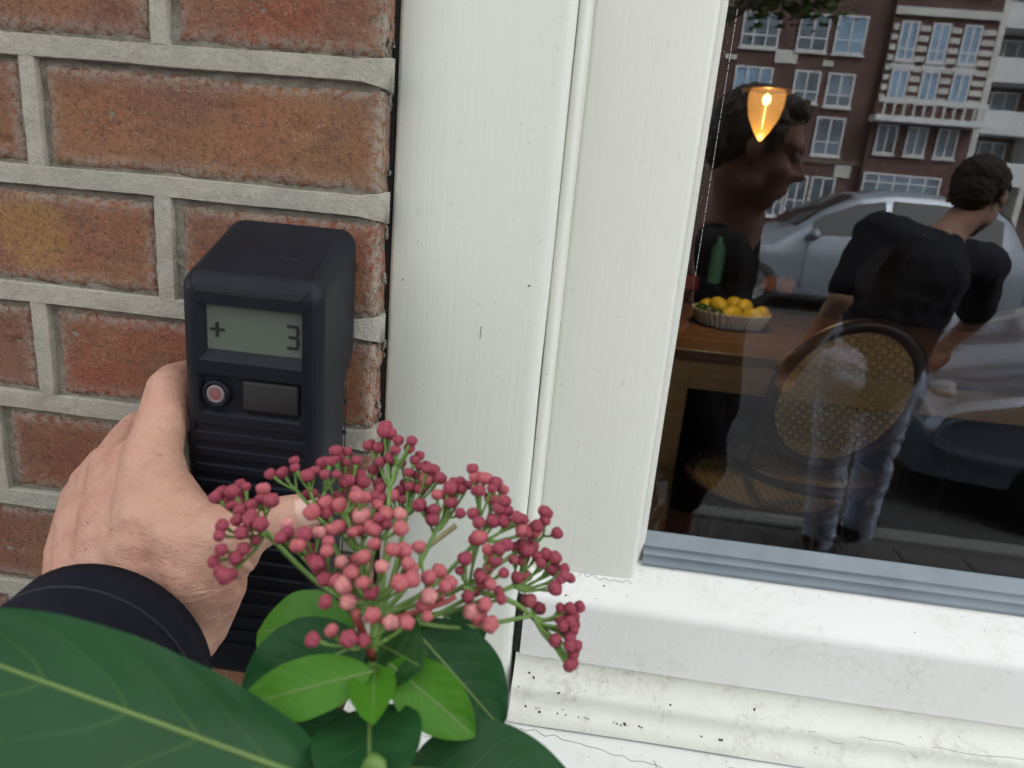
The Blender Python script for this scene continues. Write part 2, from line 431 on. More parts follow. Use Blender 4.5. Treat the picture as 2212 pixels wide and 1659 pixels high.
# ------------------------------------------------------------------ window
win = empty('window', (1.0, .03, 1.3), label='white painted wooden window with a large glass pane and weathered sill', cat='window')
WB, WTOP = 1.296, 2.95
def rnd_prof(pts): return pts
post = [(0.0, .13), (0.0, .0175), (.0008, .0158), (.0025, .015), (.03, .0149), (.0755, .015), (.0785, .0154), (.0806, .0164), (.0818, .0180), (.0824, .0205), (.0826, .060)]
bead = [(.0822, .0300), (.0826, .0228), (.0834, .0216), (.0848, .0212), (.0866, .0215), (.0878, .0226), (.0884, .0245), (.0888, .0290), (.0896, .0335), (.0900, .060)]
stile = [(.0893, .060), (.0893, .0352), (.0900, .0344), (.0920, .0341), (.12, .0345), (.1455, .0350), (.1474, .0357), (.1484, .0375), (.1499, .0440), (.1513, .0462), (.1528, .0476), (.1535, .0500), (.1538, .0580)]
def mirx(p): return [(XR-x, y) for x, y in p][::-1]
for prof, nm, mt in ((post, 'post', PAINT), (bead, 'bead', PAINT_C), (stile, 'stile', PAINT_C)):
    zb = WB if nm == 'post' else (1.350 if nm == 'bead' else 1.362)
    for f in (lambda p: p, mirx):
        bm = BM(); extrude_profile(bm, f(prof), zb, WTOP, 'z', 160, .00035); obj(nm, bm, mt, win, True)
bm = BM(); box(bm, .0842, XR-.0842, .016, .12, 2.70, WTOP, .003); obj('head_rail', bm, PAINT, win)
bm = BM(); box(bm, 0.0842, XR-.0842, .060, .13, 1.26, 1.352); obj('bottom_rail_core', bm, PAINT_D, win)
# sill: sloping top, front face, cove, two small steps and the ledge
sill = [(.0600, 1.3945), (.0440, 1.3875), (.0240, 1.3748), (.0205, 1.3726), (.0186, 1.3705), (.0180, 1.3675), (.0178, 1.3360), (.0176, 1.3330)]
bm = BM(); extrude_profile(bm, sill, .0868, XR-.0868, 'x', 220, .0004); box(bm, .0868, XR-.0868, .0195, .059, 1.332, 1.370); obj('sill', bm, PAINT_D, win, True)
mould = [(.0186, 1.3338), (.0182, 1.3295), (.0172, 1.3262), (.0150, 1.3232), (.0115, 1.3208), (.0080, 1.3196), (.0066, 1.3188), (.0062, 1.3160), (.0058, 1.3130), (.0045, 1.3105), (.0015, 1.3078), (-.0022, 1.3062), (-.0028, 1.3025)]
bm = BM(); extrude_profile(bm, mould, .0846, XR-.0846, 'x', 220, .0006); box(bm, .0846, XR-.0846, .0205, .059, 1.29, 1.3328); obj('sill_moulding', bm, PAINT_DD, win, True)
ledge = [(.05, 1.3042), (.0, 1.3018), (-.030, 1.2960), (-.058, 1.2905), (-.0615, 1.2885), (-.0625, 1.2850), (-.0625, 1.2520), (-.05, 1.2500), (.03, 1.25)]
bm = BM(); extrude_profile(bm, ledge, -.0095, XR+.0095, 'x', 260, .0006); obj('ledge', bm, PAINT_D, win, True)
bm = BM(); box(bm, .0829, .0867, .0182, .03, 1.334, 1.3705); obj('open_joint', bm, DARK, win)
# dark open joint between brickwork and post
bm = BM(); box(bm, -.0026, -.0003, .0165, .1, WB+.008, WTOP); obj('wall_gap', bm, DARK, win)
# glazing bead in front of the pane, ridged grey profile
gb = [(.0555, 1.4052), (.0535, 1.4047), (.0528, 1.4035), (.0478, 1.3995), (.0472, 1.3985), (.0478, 1.3978), (.0452, 1.3950), (.0446, 1.3943), (.0452, 1.3936), (.0428, 1.3905), (.0424, 1.3892), (.0440, 1.3872)]
gb = [(y-.0005, z-.0003) for y, z in gb]
bm = BM(); extrude_profile(bm, gb, .1525, XR-.1525, 'x', 200, .00025); obj('glazing_bead', bm, GREYBEAD, win, True)
# pane
t = NT('window_glass'); t.n.remove(t.b)
g1 = t.new('ShaderNodeBsdfTransparent'); g1.inputs[0].default_value = (.93, .95, .94, 1)
g2 = t.new('ShaderNodeBsdfGlossy'); g2.inputs['Roughness'].default_value = 0.0; g2.inputs[0].default_value = (.95, .98, 1, 1)
wv = t.bump(t.noise(1.6, 2, .4), .05, .01); t.l.new(wv, g2.inputs['Normal'])
fr = t.new('ShaderNodeFresnel'); fr.inputs[0].default_value = 1.5
fac = t.math('ADD', t.math('MULTIPLY', fr.outputs[0], .8), .07)
mx = t.new('ShaderNodeMixShader'); t.l.new(fac, mx.inputs[0]); t.l.new(g1.outputs[0], mx.inputs[1]); t.l.new(g2.outputs[0], mx.inputs[2]); t.l.new(mx.outputs[0], t.out.inputs[0])
bm = BM(); vs = [bm.verts.new(p) for p in ((.150, GLASS_Y, 1.385), (XR-.150, GLASS_Y, 1.385), (XR-.150, GLASS_Y, 2.75), (.150, GLASS_Y, 2.75))]; bm.faces.new(vs)
obj('glass_pane', bm, t.m, win, fix=False)
# grime on the ledges: specks, crumbs, cracks
SPECK = plain('dirt_speck', (.06, .05, .036), .9, .4, 300)
bm = BM()
def speck(x, y, z, r, n=(0, -.3, 1)):
    m = Matrix.Translation((x, y, z)) @ Vector(n).to_track_quat('Z', 'Y').to_matrix().to_4x4() @ Matrix.Rotation(rnd.random()*6, 4, 'Z') @ Matrix.Diagonal((r*rnd.uniform(.7, 1.7), r, r*.45, 1))
    bmesh.ops.create_icosphere(bm, subdivisions=1, radius=1, matrix=m)
def zint(prof, y):
    for (ya, za), (yb, zb) in zip(prof, prof[1:]):
        if min(ya, yb) <= y <= max(ya, yb) and abs(ya-yb) > 1e-6: return za+(zb-za)*(y-ya)/(yb-ya)
for i in range(55):
    y = rnd.uniform(.021, .043); x = .105+rnd.random()**1.2*.5; speck(x, y, zint(sill, y), rnd.choice((.00012, .00016, .0002, .0003, .00055)), (0, -.5, 1))
for i in range(75):
    y = rnd.uniform(-.002, .016); x = .088+rnd.random()**1.5*.4; z = zint(mould, y)
    if z: speck(x, y, z, rnd.choice((.00014, .0002, .00028, .0004, .0007)), (0, -.6, 1))
for i in range(120):
    y = rnd.uniform(-.055, -.002); x = .0+rnd.random()*.5; speck(x, y, zint(ledge, y), rnd.choice((.00012, .0002, .0003)), (0, -.2, 1))
for i in range(26): speck(rnd.uniform(.004, .145), .0148 if i % 3 else .0344, rnd.uniform(1.38, 1.68), rnd.choice((.00015, .0002, .0003)), (0, -1, 0)) if i % 3 else speck(rnd.uniform(.095, .145), .0344, rnd.uniform(1.4, 1.68), .0002, (0, -1, 0))
for (px, py, r) in ((862, 82, .0007), (870, 604, .00045), (1143, 617, .0005), (1010, 820, .0003)):
    p = at(px, py, Y=.0148); speck(p.x, p.y, p.z, r, (0, -1, 0))
p = at(1038, 718, Y=.0148)
for i in range(8): speck(p.x+i*.00002, p.y, p.z-.003+i*.0008, .0003, (0, -1, 0))
for (px, py) in ((1165, 1548), (1195, 1560), (1255, 1560), (1330, 1568), (1350, 1572), (1530, 1522), (1600, 1380), (1395, 1470)):
    p = at(px, py, Y=.002)
    for q in range(3): speck(p.x+rnd.gauss(0, .0014), .0020+rnd.uniform(-.0012, .0012), (zint(mould, .002) or p.z)+.0002, rnd.uniform(.0003, .0009), (0, -.6, 1))
tag(obj('dirt_specks', bm, SPECK, win), kind='stuff')
bm = BM()
def crack(pts, prof, r=.00012):
    out = []
    for i, (x, y) in enumerate(pts):
        out.append((x+rnd.uniform(-.0006, .0006), y, zint(prof, y)+.00005))
    ring_tube(bm, bez(out, 4), r, 5)
def walk(x0, x1, y0, y1, n): return [(x0+(x1-x0)*i/n, y0+(y1-y0)*i/n+rnd.uniform(-.0016, .0016)) for i in range(n+1)]
crack(walk(.092, .20, -.004, -.020, 22), ledge); crack(walk(.20, .33, -.010, -.006, 24), ledge); crack(walk(.168, .170, -.012, -.030, 6), ledge)
crack(walk(.03, .09, -.02, -.012, 10), ledge, .0001); crack(walk(.115, .147, .0335, .0335, 10), sill, .00011); crack(walk(.24, .40, .0075, .0072, 20), mould, .00009)
tag(obj('cracks', bm, SPECK, win), kind='stuff')
# flecks of old paint and putty on the glass beside the stile
FLECK = plain('paint_fleck', (.6, .62, .6), .6)
bm = BM()
for i in range(420):
    if i < 260:
        z = rnd.uniform(1.41, 1.70); x = .1536+abs(rnd.gauss(0, .0016))
    else: z = rnd.uniform(1.41, 1.70); x = rnd.uniform(.155, .40)
    r = rnd.uniform(.00005, .00012)
    bmesh.ops.create_icosphere(bm, subdivisions=1, radius=1, matrix=Matrix.Translation((x, GLASS_Y-.0002, z)) @ Matrix.Diagonal((r, r*.4, r*rnd.uniform(1, 3), 1)))
z = 1.69
while z > 1.56:
    l = rnd.uniform(.0008, .004); box(bm, .1588, .1590, GLASS_Y-.0004, GLASS_Y-.0001, z-l, z); z -= l+rnd.uniform(.0002, .0012)
tag(obj('paint_flecks', bm, FLECK, win), kind='stuff')

# ------------------------------------------------------------------ handheld meter
dev = empty('handheld_meter', (-.042, -.03, 1.335), label='black handheld meter with small grey display reading plus three, pressed against bricks', cat='meter')
DX0, DX1 = -.0732, -.0092
side = [(-.0040, 1.5728), (-.0556, 1.5490), (-.0545, 1.3480), (-.0190, 1.3440), (-.0160, 1.4960), (-.0040, 1.5110)]
def extr_side(prof, x0, x1):
    bm = BM(); A = [bm.verts.new((x0, y, z)) for y, z in prof]; B = [bm.verts.new((x1, y, z)) for y, z in prof]; n = len(prof)
    for k in range(n): bm.faces.new((A[k], A[(k+1) % n], B[(k+1) % n], B[k]))
    bm.faces.new(A[::-1]); bm.faces.new(B)
    return bm
def cut(base, cutters):
    """subtract recess shapes from a body mesh"""
    o = bpy.data.objects.new('b', base); col.objects.link(o); tmp = []
    for c in cutters:
        bmesh.ops.recalc_face_normals(c, faces=c.faces)
        me = bpy.data.meshes.new('c'); c.to_mesh(me); c.free(); q = bpy.data.objects.new('c', me); col.objects.link(q); tmp.append(q)
        md = o.modifiers.new('x', 'BOOLEAN'); md.operation = 'DIFFERENCE'; md.object = q; md.solver = 'EXACT'
    out = evaluated(o)
    for q in tmp: bpy.data.objects.remove(q)
    bpy.data.objects.remove(o)
    return out
bm = extr_side(side, DX0, DX1)
bmesh.ops.recalc_face_normals(bm, faces=bm.faces)
bmesh.ops.bevel(bm, geom=list(bm.edges), offset=.0078, segments=6, profile=.5, affect='EDGES', clamp_overlap=True)
bmesh.ops.recalc_face_normals(bm, faces=bm.faces)
body = bpy.data.meshes.new('meter_body'); bm.to_mesh(body); bm.free()
FY = -.0560
def fy(z): return -.0560+(1.535-z)*.00838         # front face leans a little
def frustum(x0, x1, z0, z1, y0, y1, gl=0, gr=0, gb=0, gt=0):
    """a recess: rectangle at the face y0, smaller rectangle at depth y1"""
    bm = BM()
    A = [bm.verts.new(p) for p in ((x0, y0, z0), (x1, y0, z0), (x1, y0, z1), (x0, y0, z1))]
    B = [bm.verts.new(p) for p in ((x0+gl, y1, z0+gb), (x1-gr, y1, z0+gb), (x1-gr, y1, z1-gt), (x0+gl, y1, z1-gt))]
    bm.faces.new(A); bm.faces.new(B[::-1])
    for k in range(4): bm.faces.new((A[k], B[k], B[(k+1) % 4], A[(k+1) % 4]))
    return bm
FX0, FX1 = -.0678, -.0158                      # flat front between the rounded flanks
cuts = [frustum(FX0+.001, FX1-.001, 1.5085, 1.5385, -.0585, -.0515, .0058, .0006, .0092, .0016),
        frustum(FX0+.001, FX1-.001, 1.4855, 1.5070, -.0580, -.0525, .0035, .001, .0040, .001)]
zr = [1.4838-.0079*i for i in range(15)]
for z in zr: cuts.append(frustum(FX0-.0002, FX1+.0004, z-.0068, z-.0006, fy(z)-.002, fy(z)+.0016, .0006, .0006, .0024, .0003))
body = cut(body, cuts)
bo = link('meter_body', body, BLK, dev)
# seam lines of the lid and the flank
bm = BM()
ring_tube(bm, [(FX0-.0005, -.0478, 1.5525), (FX0-.0005, -.0545, 1.5468), (FX0+.002, -.0562, 1.5432), (-.042, -.0564, 1.5428), (FX1-.002, -.0562, 1.5432), (FX1+.0012, -.0545, 1.5468), (FX1+.0012, -.0478, 1.5525), (FX1-.0005, -.0060, 1.5714)], .00026, 5)
obj('lid_seam', bm, DARK, dev)
bm = BM()
for (a, b) in (((-.033, -.022, 1.5642), (-.026, -.037, 1.5575)), ((-.046, -.034, 1.5588), (-.026, -.037, 1.5575))): ring_tube(bm, [a, b], .00016, 5)
obj('lid_arrow', bm, plain('arrow_relief', (.016, .018, .024), .4), dev)
# display
bm = BM(); box(bm, -.0618, -.0168, -.0521, -.0505, 1.5170, 1.5372, .0004); lcd = obj('display', bm, LCD, dev)
def seg(x0, x1, z0, z1, nm='display_digit'):
    bm = BM(); box(bm, x0, x1, -.0524, -.0519, z0, z1); return obj(nm, bm, LCDINK, lcd)
cx = -.0250; bm = BM(); zc = 1.5262
for (x, z, l) in ((cx, zc+.0048, .0050), (cx+.0007, zc, .0042), (cx, zc-.0048, .0050)): box(bm, x, x+l, -.0524, -.0519, z-.00065, z+.00065)
for z0, z1 in ((zc+.0008, zc+.0041), (zc-.0041, zc-.0008)): box(bm, cx+.0041, cx+.0055, -.0525, -.0518, z0, z1)
obj('display_digit', bm, LCDINK, lcd)
px = -.0568; bm = BM(); box(bm, px-.0033, px+.0033, -.0524, -.0519, zc-.0006, zc+.0006); box(bm, px-.0007, px+.0007, -.0525, -.0518, zc-.0032, zc+.0032); obj('display_plus_sign', bm, LCDINK, lcd)
# round button and rectangular button
bc = Vector((-.0570, -.0526, 1.4972)); mY = Matrix.Rotation(R(90), 4, 'X')
bm = BM(); lathe(bm, [(.0062, 0), (.0062, .0022), (.0056, .0027), (.0048, .0027), (.0044, .0020)], 40); bmesh.ops.transform(bm, matrix=Matrix.Translation(bc) @ mY, verts=bm.verts); b = obj('round_button', bm, BLK, dev, True)
bm = BM(); lathe(bm, [(.0043, .0018), (.0041, .0026), (.0036, .0029), (.0026, .0024), (.0, .0022)], 40); bmesh.ops.transform(bm, matrix=Matrix.Translation(bc) @ mY, verts=bm.verts); obj('button_lens', bm, LENS, b, True)
bm = BM(); lathe(bm, [(.0026, .0025), (.0012, .0027), (0, .0028)], 24); bmesh.ops.transform(bm, matrix=Matrix.Translation(bc) @ mY, verts=bm.verts); obj('button_light', bm, LENSR, b, True)
bm = BM(); box(bm, -.0450, -.0190, -.0545, -.050, 1.4905, 1.5050, .0016, 3); obj('wide_button', bm, BLK2, dev, True)
for z in (1.4852, 1.4692, 1.4532, 1.4372):
    bm = BM(); ell(bm, (DX1-.0002, -.0205, z+.004), (.0011, .0013, .0013), sub=2); obj('grip_bump', bm, BLK, dev, True)
bm = BM(); ring_tube(bm, [(DX1+.0001, -.0205, 1.497), (DX1+.0001, -.0205, 1.36)], .0003, 5); obj('flank_seam', bm, DARK, dev)

# ------------------------------------------------------------------ the photographer: left hand on the meter, sleeve, body behind the camera
t = NT('skin')
n1 = t.noise(28, 5, .6); n2 = t.noise(170, 4, .6); n3 = t.noise(700, 4, .6); n4 = t.noise(11, 3, .5)
c = t.ramp(n1, (.32, (.45, .215, .160)), (.50, (.54, .315, .235)), (.70, (.49, .235, .175)))
c = t.mix(t.ramp(n4, (.45, 0), (.65, .45)), c, (.52, .325, .225))
c = t.mix(t.math('MULTIPLY', t.ramp(t.voro(120), (.06, 1), (.16, 0)), t.ramp(t.noise(40, 2), (.45, 0), (.58, .7))), c, (.33, .13, .09))
c = t.mix(t.math('MULTIPLY', t.ramp(n2, (.52, 0), (.70, 1)), .35), c, (.42, .18, .135))
c = t.mix(t.math('MULTIPLY', t.ramp(n3, (.35, 1), (.5, 0)), .18), c, (.34, .17, .12))
wr = t.noise(150, 4, .6, stretch=(.5, .5, 3.2), dist=1.2)
SKIN = t.set(color=c, rough=t.ramp(n2, (.3, .42), (.7, .6)), spec=.4, sss=.10, sssr=(.010, .004, .002), sssc=.2, normal=t.bump(t.math('ADD', t.math('ADD', n3, t.math('MULTIPLY', t.voro(520, 'DISTANCE_TO_EDGE'), .9)), t.math('MULTIPLY', wr, 1.6)), .5, .0009))
NAIL = plain('nail', (.62, .40, .33), .3, .06, 90)
t = NT('navy_cloth'); wv = t.new('ShaderNodeTexWave'); wv.inputs['Scale'].default_value = 700; t.l.new(t.co(), wv.inputs['Vector'])
NAVY = t.set(color=t.ramp(t.noise(90, 5), (.3, (.0085, .009, .017)), (.7, (.013, .0135, .023))), rough=.9, spec=.15, normal=t.bump(t.math('ADD', wv.outputs['Fac'], t.noise(60, 4)), .2, .0006))
HAIRG = NT('grey_hair'); HAIRG = HAIRG.set(color=HAIRG.ramp(HAIRG.noise(90, 5, stretch=(1, 1, .3)), (.3, (.07, .055, .045)), (.7, (.26, .23, .21))), rough=.75, normal=HAIRG.bump(HAIRG.noise(120, 4), .8, .006))
HAIRB = NT('brown_hair'); HAIRB = HAIRB.set(color=HAIRB.ramp(HAIRB.noise(90, 5, stretch=(1, 1, .3)), (.3, (.022, .015, .010)), (.7, (.06, .042, .028))), rough=.75, normal=HAIRB.bump(HAIRB.noise(120, 4), .8, .006))

def head_forms(bm, c, face, up=Vector((0, 0, 1)), s=1.0):
    face = Vector(face).normalized(); rgt = face.cross(up).normalized(); upn = rgt.cross(face).normalized()
    rot = Matrix((rgt, face, upn)).transposed(); c = Vector(c)
    P = lambda x, y, z: c+rot @ (Vector((x, y, z))*s)
    E = lambda p, r: ell(bm, P(*p), tuple(k*s for k in r), rot)
    E((0, -.014, .036), (.075, .096, .080)); E((0, .028, -.030), (.058, .062, .080)); E((0, .045, -.068), (.046, .044, .040))
    balls(bm, P(0, .066, -.098), P(0, .060, -.086), .020*s, .022*s, 3)
    balls(bm, P(0, .086, .018), P(0, .112, -.026), .008*s, .0125*s, 7)
    for k in (-1, 1):
        balls(bm, P(k*.014, .100, -.030), P(k*.013, .098, -.031), .009*s, .009*s, 2)
        balls(bm, P(k*.014, .084, .030), P(k*.046, .066, .028), .013*s, .011*s, 6)
        E((k*.038, .058, -.030), (.024, .026, .028)); E((k*.078, -.012, -.004), (.010, .022, .034)); E((k*.048, .010, -.070), (.018, .03, .028))
    E((0, .088, -.058), (.026, .014, .008)); E((0, .086, -.069), (.022, .014, .009))
    return P, rot
def hair_forms(bm, P, rot, s=1.0, full=True):
    E = lambda p, r: ell(bm, P(*p), tuple(k*s for k in r), rot)
    E((0, -.026, .046), (.082, .094, .080)); E((0, .030, .092), (.060, .045, .030)); E((0, -.062, .0), (.066, .055, .075))
    for k in (-1, 1): E((k*.066, -.012, .034), (.018, .05, .05))
def hand_forms(bm, wrist, knuck, side, curl=.5, thumb=1):
    """simple hand: palm with five unequal curled fingers"""
    wrist, knuck, side = Vector(wrist), Vector(knuck), Vector(side).normalized(); d = (knuck-wrist).normalized(); nrm = side.cross(d).normalized()
    for k in range(4):
        o = (k-1.5)*.019; root = wrist+side*(o*.75)+d*.01; kn = knuck+side*o-d*(.004*abs(k-1.2))
        balls(bm, root, kn, .014, .0125); L = (.040, .046, .042, .033)[k]
        a = kn+(d*math.cos(curl)+nrm*math.sin(curl))*L; b = a+(d*math.cos(curl*2.2)+nrm*math.sin(curl*2.2))*L*.62; e = b+(d*math.cos(curl*2.9)+nrm*math.sin(curl*2.9))*L*.45
        balls(bm, kn, a, .0105, .009); balls(bm, a, b, .009, .008); balls(bm, b, e, .008, .007)
    s0 = wrist+side*(-.022)*thumb+d*.018; s1 = s0+(-side*thumb*.8+d*.6+nrm*.4)*.034; s2 = s1+(d*.85-side*thumb*.3+nrm*.4)*.030; s3 = s2+(d+nrm*.3)*.022
    balls(bm, s0, s1, .015, .0125); balls(bm, s1, s2, .0115, .010); balls(bm, s2, s3, .010, .008)

HPX = lambda px, py, Y: at(px, py, Y=Y)
photog = empty('person', (.02, -.80, .12), label='person in navy sleeve whose left hand grips the black meter', cat='person')
# hand
bm = BM()
wr_c = HPX(270, 1330, -.105)
def F(chain):
    for (a, b) in zip(chain, chain[1:]): balls(bm, HPX(*a[:3]), HPX(*b[:3]), a[3], b[3], sub=2)
# metacarpals: wrist -> knuckles
F([(330, 1330, -.101, .0205), (338, 1130, -.086, .0185), (330, 985, -.066, .0132)])          # index
F([(270, 1320, -.100, .0205), (262, 1130, -.078, .0180), (252, 1005, -.050, .0122)])          # middle
F([(215, 1320, -.100, .0200), (205, 1140, -.066, .0170), (202, 1045, -.038, .0115)])         # ring
F([(185, 1330, -.094, .0170), (182, 1190, -.060, .0148), (180, 1092, -.030, .0108)])         # little
F([(270, 1440, -.118, .0230), (270, 1330, -.100, .0235)]); F([(350, 1420, -.112, .0190), (345, 1330, -.100, .0190)]); F([(190, 1430, -.112, .0190), (195, 1320, -.092, .0180)])
for (a, b) in (((300, 1325, -.101), (292, 1000, -.060)), ((240, 1325, -.097), (228, 1030, -.046)), ((195, 1325, -.098), (186, 1075, -.036)), ((318, 1325, -.101), (312, 1080, -.076)), ((255, 1325, -.099), (242, 1110, -.066))):
    F([(*a, .0195), ((a[0]+b[0])/2, (a[1]+b[1])/2, (a[2]+b[2])/2-.003, .0185), (*b, .0120)])
# fingers: first the straight run up beside the meter, then behind it
F([(330, 985, -.066, .0128), (352, 900, -.052, .0112), (366, 842, -.040, .0108), (376, 826, -.030, .0098), (402, 812, -.0165, .0082), (440, 805, -.0085, .0070)])
F([(252, 1005, -.050, .0120), (276, 958, -.034, .0105), (298, 926, -.020, .0095), (336, 915, -.0105, .0078), (400, 908, -.0080, .0066)])
F([(202, 1045, -.038, .0110), (228, 1000, -.024, .0095), (262, 975, -.0125, .0085), (360, 965, -.0085, .0066)])
F([(172, 1092, -.030, .0102), (198, 1050, -.016, .0085), (250, 1025, -.0100, .0078), (330, 1015, -.0085, .0062)])
# thumb over the front of the meter
F([(390, 1360, -.096, .0180), (425, 1240, -.100, .0180), (468, 1170, -.096, .0158), (505, 1150, -.092, .0132), (560, 1132, -.085, .0110), (600, 1122, -.079, .0102), (650, 1108, -.073, .0090), (672, 1104, -.071, .0075)])
F([(350, 1130, -.088, .0150), (420, 1180, -.098, .0150)]); F([(345, 1050, -.076, .0135), (400, 1120, -.088, .0125), (470, 1165, -.095, .0120)])
F([(405, 1320, -.098, .0165), (455, 1240, -.098, .0135), (500, 1192, -.094, .0122)]); F([(430, 1345, -.092, .0135), (472, 1265, -.096, .0118)])
hm = fuse(bm, .0013, 12, .5)
# skin folds at the base of the thumb, joint creases and tendons
HN = [v.normal.copy() for v in hm.vertices]
def groove(line, depth, width):
    L = [Vector(p) for p in line]; w3 = width*3; lo_ = [min(p[i] for p in L)-w3 for i in range(3)]; hi_ = [max(p[i] for p in L)+w3 for i in range(3)]
    for v, nv in zip(hm.vertices, HN):
        c_ = v.co
        if not (lo_[0] < c_.x < hi_[0] and lo_[1] < c_.y < hi_[1] and lo_[2] < c_.z < hi_[2]): continue
        d = min(((v.co-(a+(b-a)*max(0, min(1, (v.co-a).dot(b-a)/(b-a).length_squared)))).length for a, b in zip(L, L[1:])))
        if d < width*3: v.co -= nv*depth*math.exp(-(d/width)**2)
for i, (px, py) in enumerate(((508, 1222), (525, 1238), (542, 1212), (520, 1262), (500, 1290), (560, 1198), (578, 1188))):
    groove([HPX(px+14, py+10, -.094), HPX(px+2, py, -.098), HPX(px-16, py-12, -.104)], .0020, .0016)
for (px, py, Y) in ((352, 838, -.056), (358, 850, -.058), (345, 828, -.054)): groove([HPX(px-22, py+2, Y), HPX(px+22, py+6, Y)], .00045, .0011)
for a, b in (((330, 1000, -.082), (345, 1200, -.112)), ((255, 1000, -.068), (280, 1200, -.108)), ((205, 1020, -.052), (230, 1210, -.098))): groove([HPX(*a), HPX(*b)], -.0004, .0040)
for a, b in (((292, 1000, -.076), (304, 1090, -.096)), ((228, 1025, -.060), (240, 1110, -.080))): groove([HPX(*a), HPX(*b)], .0007, .0040)
for pts in (((300, 1080, -.095), (330, 1150, -.108), (385, 1190, -.118), (390, 1290, -.13)), ((230, 1060, -.078), (300, 1120, -.102), (330, 1200, -.118))): groove([HPX(*p) for p in pts], -.0005, .0016)
# body behind the camera, same mesh
bm2 = BM()
elbow = Vector((-.035, -.400, 1.392)); sh_l = Vector((-.10, -.68, 1.39)); sh_r = Vector((.28, -.80, 1.40)); pel = Vector((.07, -.92, .98))
wr_b = Vector((-.064, -.140, 1.405))
balls(bm2, wr_b, wr_b.lerp(elbow, .35), .026, .032); balls(bm2, wr_b.lerp(elbow, .35), elbow, .034, .038); balls(bm2, elbow, sh_l, .038, .05)
HEADC = Vector((.165, -.72, 1.685))
balls(bm2, sh_l, sh_r, .06, .06); balls(bm2, (.09, -.80, 1.34), (.08, -.88, 1.12), .13, .12); balls(bm2, (.08, -.88, 1.12), pel, .125, .13)
balls(bm2, (.10, -.79, 1.44), (.145, -.745, 1.60), .055, .050)
P, rot = head_forms(bm2, HEADC, (-.25, .93, -.2))
rel = Vector((.30, -.62, 1.20)); rwr = Vector((.21, -.47, 1.45))
balls(bm2, sh_r, rel, .05, .038); balls(bm2, rel, rwr, .038, .026); hand_forms(bm2, rwr, rwr+Vector((-.02, .035, .07)), (1, .3, 0), .7)
for k in (-1, 1):
    hp = pel+Vector((k*.09, 0, -.04)); kn = Vector((.07+k*.11, -.90, .56)); an = Vector((.07+k*.13, -.96, .20))
    balls(bm2, hp, kn, .085, .055); balls(bm2, kn, an, .055, .038); balls(bm2, an-Vector((0, 0, .045)), an+Vector((0, .15, -.055)), .035, .026)
bodym = fuse(bm2, .007, 4)
bmj = BM(); bmj.from_mesh(hm); bmj.from_mesh(bodym)
mej = bpy.data.meshes.new('body'); bmj.to_mesh(mej); bmj.free()
pbody = link('body', mej, SKIN, photog, True)
bm = BM(); hair_forms(bm, P, rot); link('hair', fuse(bm, .006, 4), HAIRB, photog, True)
# thumb nail
bm = BM(); nd = (HPX(672, 1104, -.071)-HPX(600, 1122, -.079)).normalized(); nn = (CAM-HPX(640, 1110, -.075)); nn = (nn-nd*nn.dot(nd)).normalized(); ns = nd.cross(nn)
c0 = HPX(648, 1108, -.0735)
g = [[bm.verts.new(c0+nd*(i/6-.4)*.013+ns*(j/6-.5)*.0115*(1-.25*max(0, i/6-.6))+nn*(.0087-((j/6-.5)**2)*.010)) for j in range(7)] for i in range(7)]
for i in range(6):
    for j in range(6): bm.faces.new((g[i][j], g[i][j+1], g[i+1][j+1], g[i+1][j]))
obj('thumb_nail', bm, NAIL, photog, True)
# jacket: sleeve with open cuff, and the rest of the coat
cuffc = Vector((-.0681, -.1214, 1.4050)); sdir = (elbow-cuffc).normalized()
cx_ = HPX(455, 1392, -.118)-HPX(95, 1260, -.105); cx_ = (cx_-sdir*cx_.dot(sdir)).normalized(); cz_ = sdir.cross(cx_)
bm = BM(); rows = []
NS, NR = 48, 30
for i in range(-3, NR+1):
    tt = max(i, 0)/NR; c = cuffc+sdir*(.27*tt); ra = .0407+.008*tt; rb = .0450+.007*tt
    if i < 0: ra -= .0022; rb -= .0022; c = c+sdir*(.006*(-i-1)+.001)
    row = []
    for k in range(NS):
        a = 2*math.pi*k/NS; w = 1+noise.noise(Vector((math.cos(a)*1.5, math.sin(a)*1.5, tt*6)))*.05*min(1, tt*4)
        row.append(bm.verts.new(c+cx_*math.cos(a)*ra*w+cz_*math.sin(a)*rb*w))
    rows.append(row)
for A, B in zip(rows, rows[1:]):
    for k in range(NS): bm.faces.new((A[k], A[(k+1) % NS], B[(k+1) % NS], B[k]))
slv = obj('sleeve', bm, NAVY, photog, True)
bm = BM(); c = cuffc+sdir*.016
ring_tube(bm, [c+cx_*math.cos(2*math.pi*k/NS)*.0414+cz_*math.sin(2*math.pi*k/NS)*.0458 for k in range(NS)], .0005, 5, closed=True); obj('cuff_seam', bm, plain('navy_thread', (.02, .021, .035), .9), slv, True)
bm = BM(); balls(bm, elbow, sh_l, .052, .066); balls(bm, sh_l, sh_r, .078, .078); balls(bm, (.09, -.80, 1.34), (.08, -.88, 1.12), .148, .14); balls(bm, (.08, -.88, 1.12), pel-Vector((0, 0, .05)), .142, .148)
balls(bm, sh_r, rel, .068, .055); balls(bm, rel, rel.lerp(rwr, .85), .055, .042)
link('jacket', fuse(bm, .010, 5), NAVY, photog, True)
JEANG = plain('grey_trousers', (.06, .06, .065), .9, .2, 30)
bm = BM()
for k in (-1, 1):
    hp = pel+Vector((k*.09, 0, -.04)); kn = Vector((.07+k*.11, -.90, .56)); an = Vector((.07+k*.13, -.96, .20)); balls(bm, hp, kn, .10, .072); balls(bm, kn, an-Vector((0, 0, .03)), .072, .062)
link('trousers', fuse(bm, .010, 5), JEANG, photog, True)
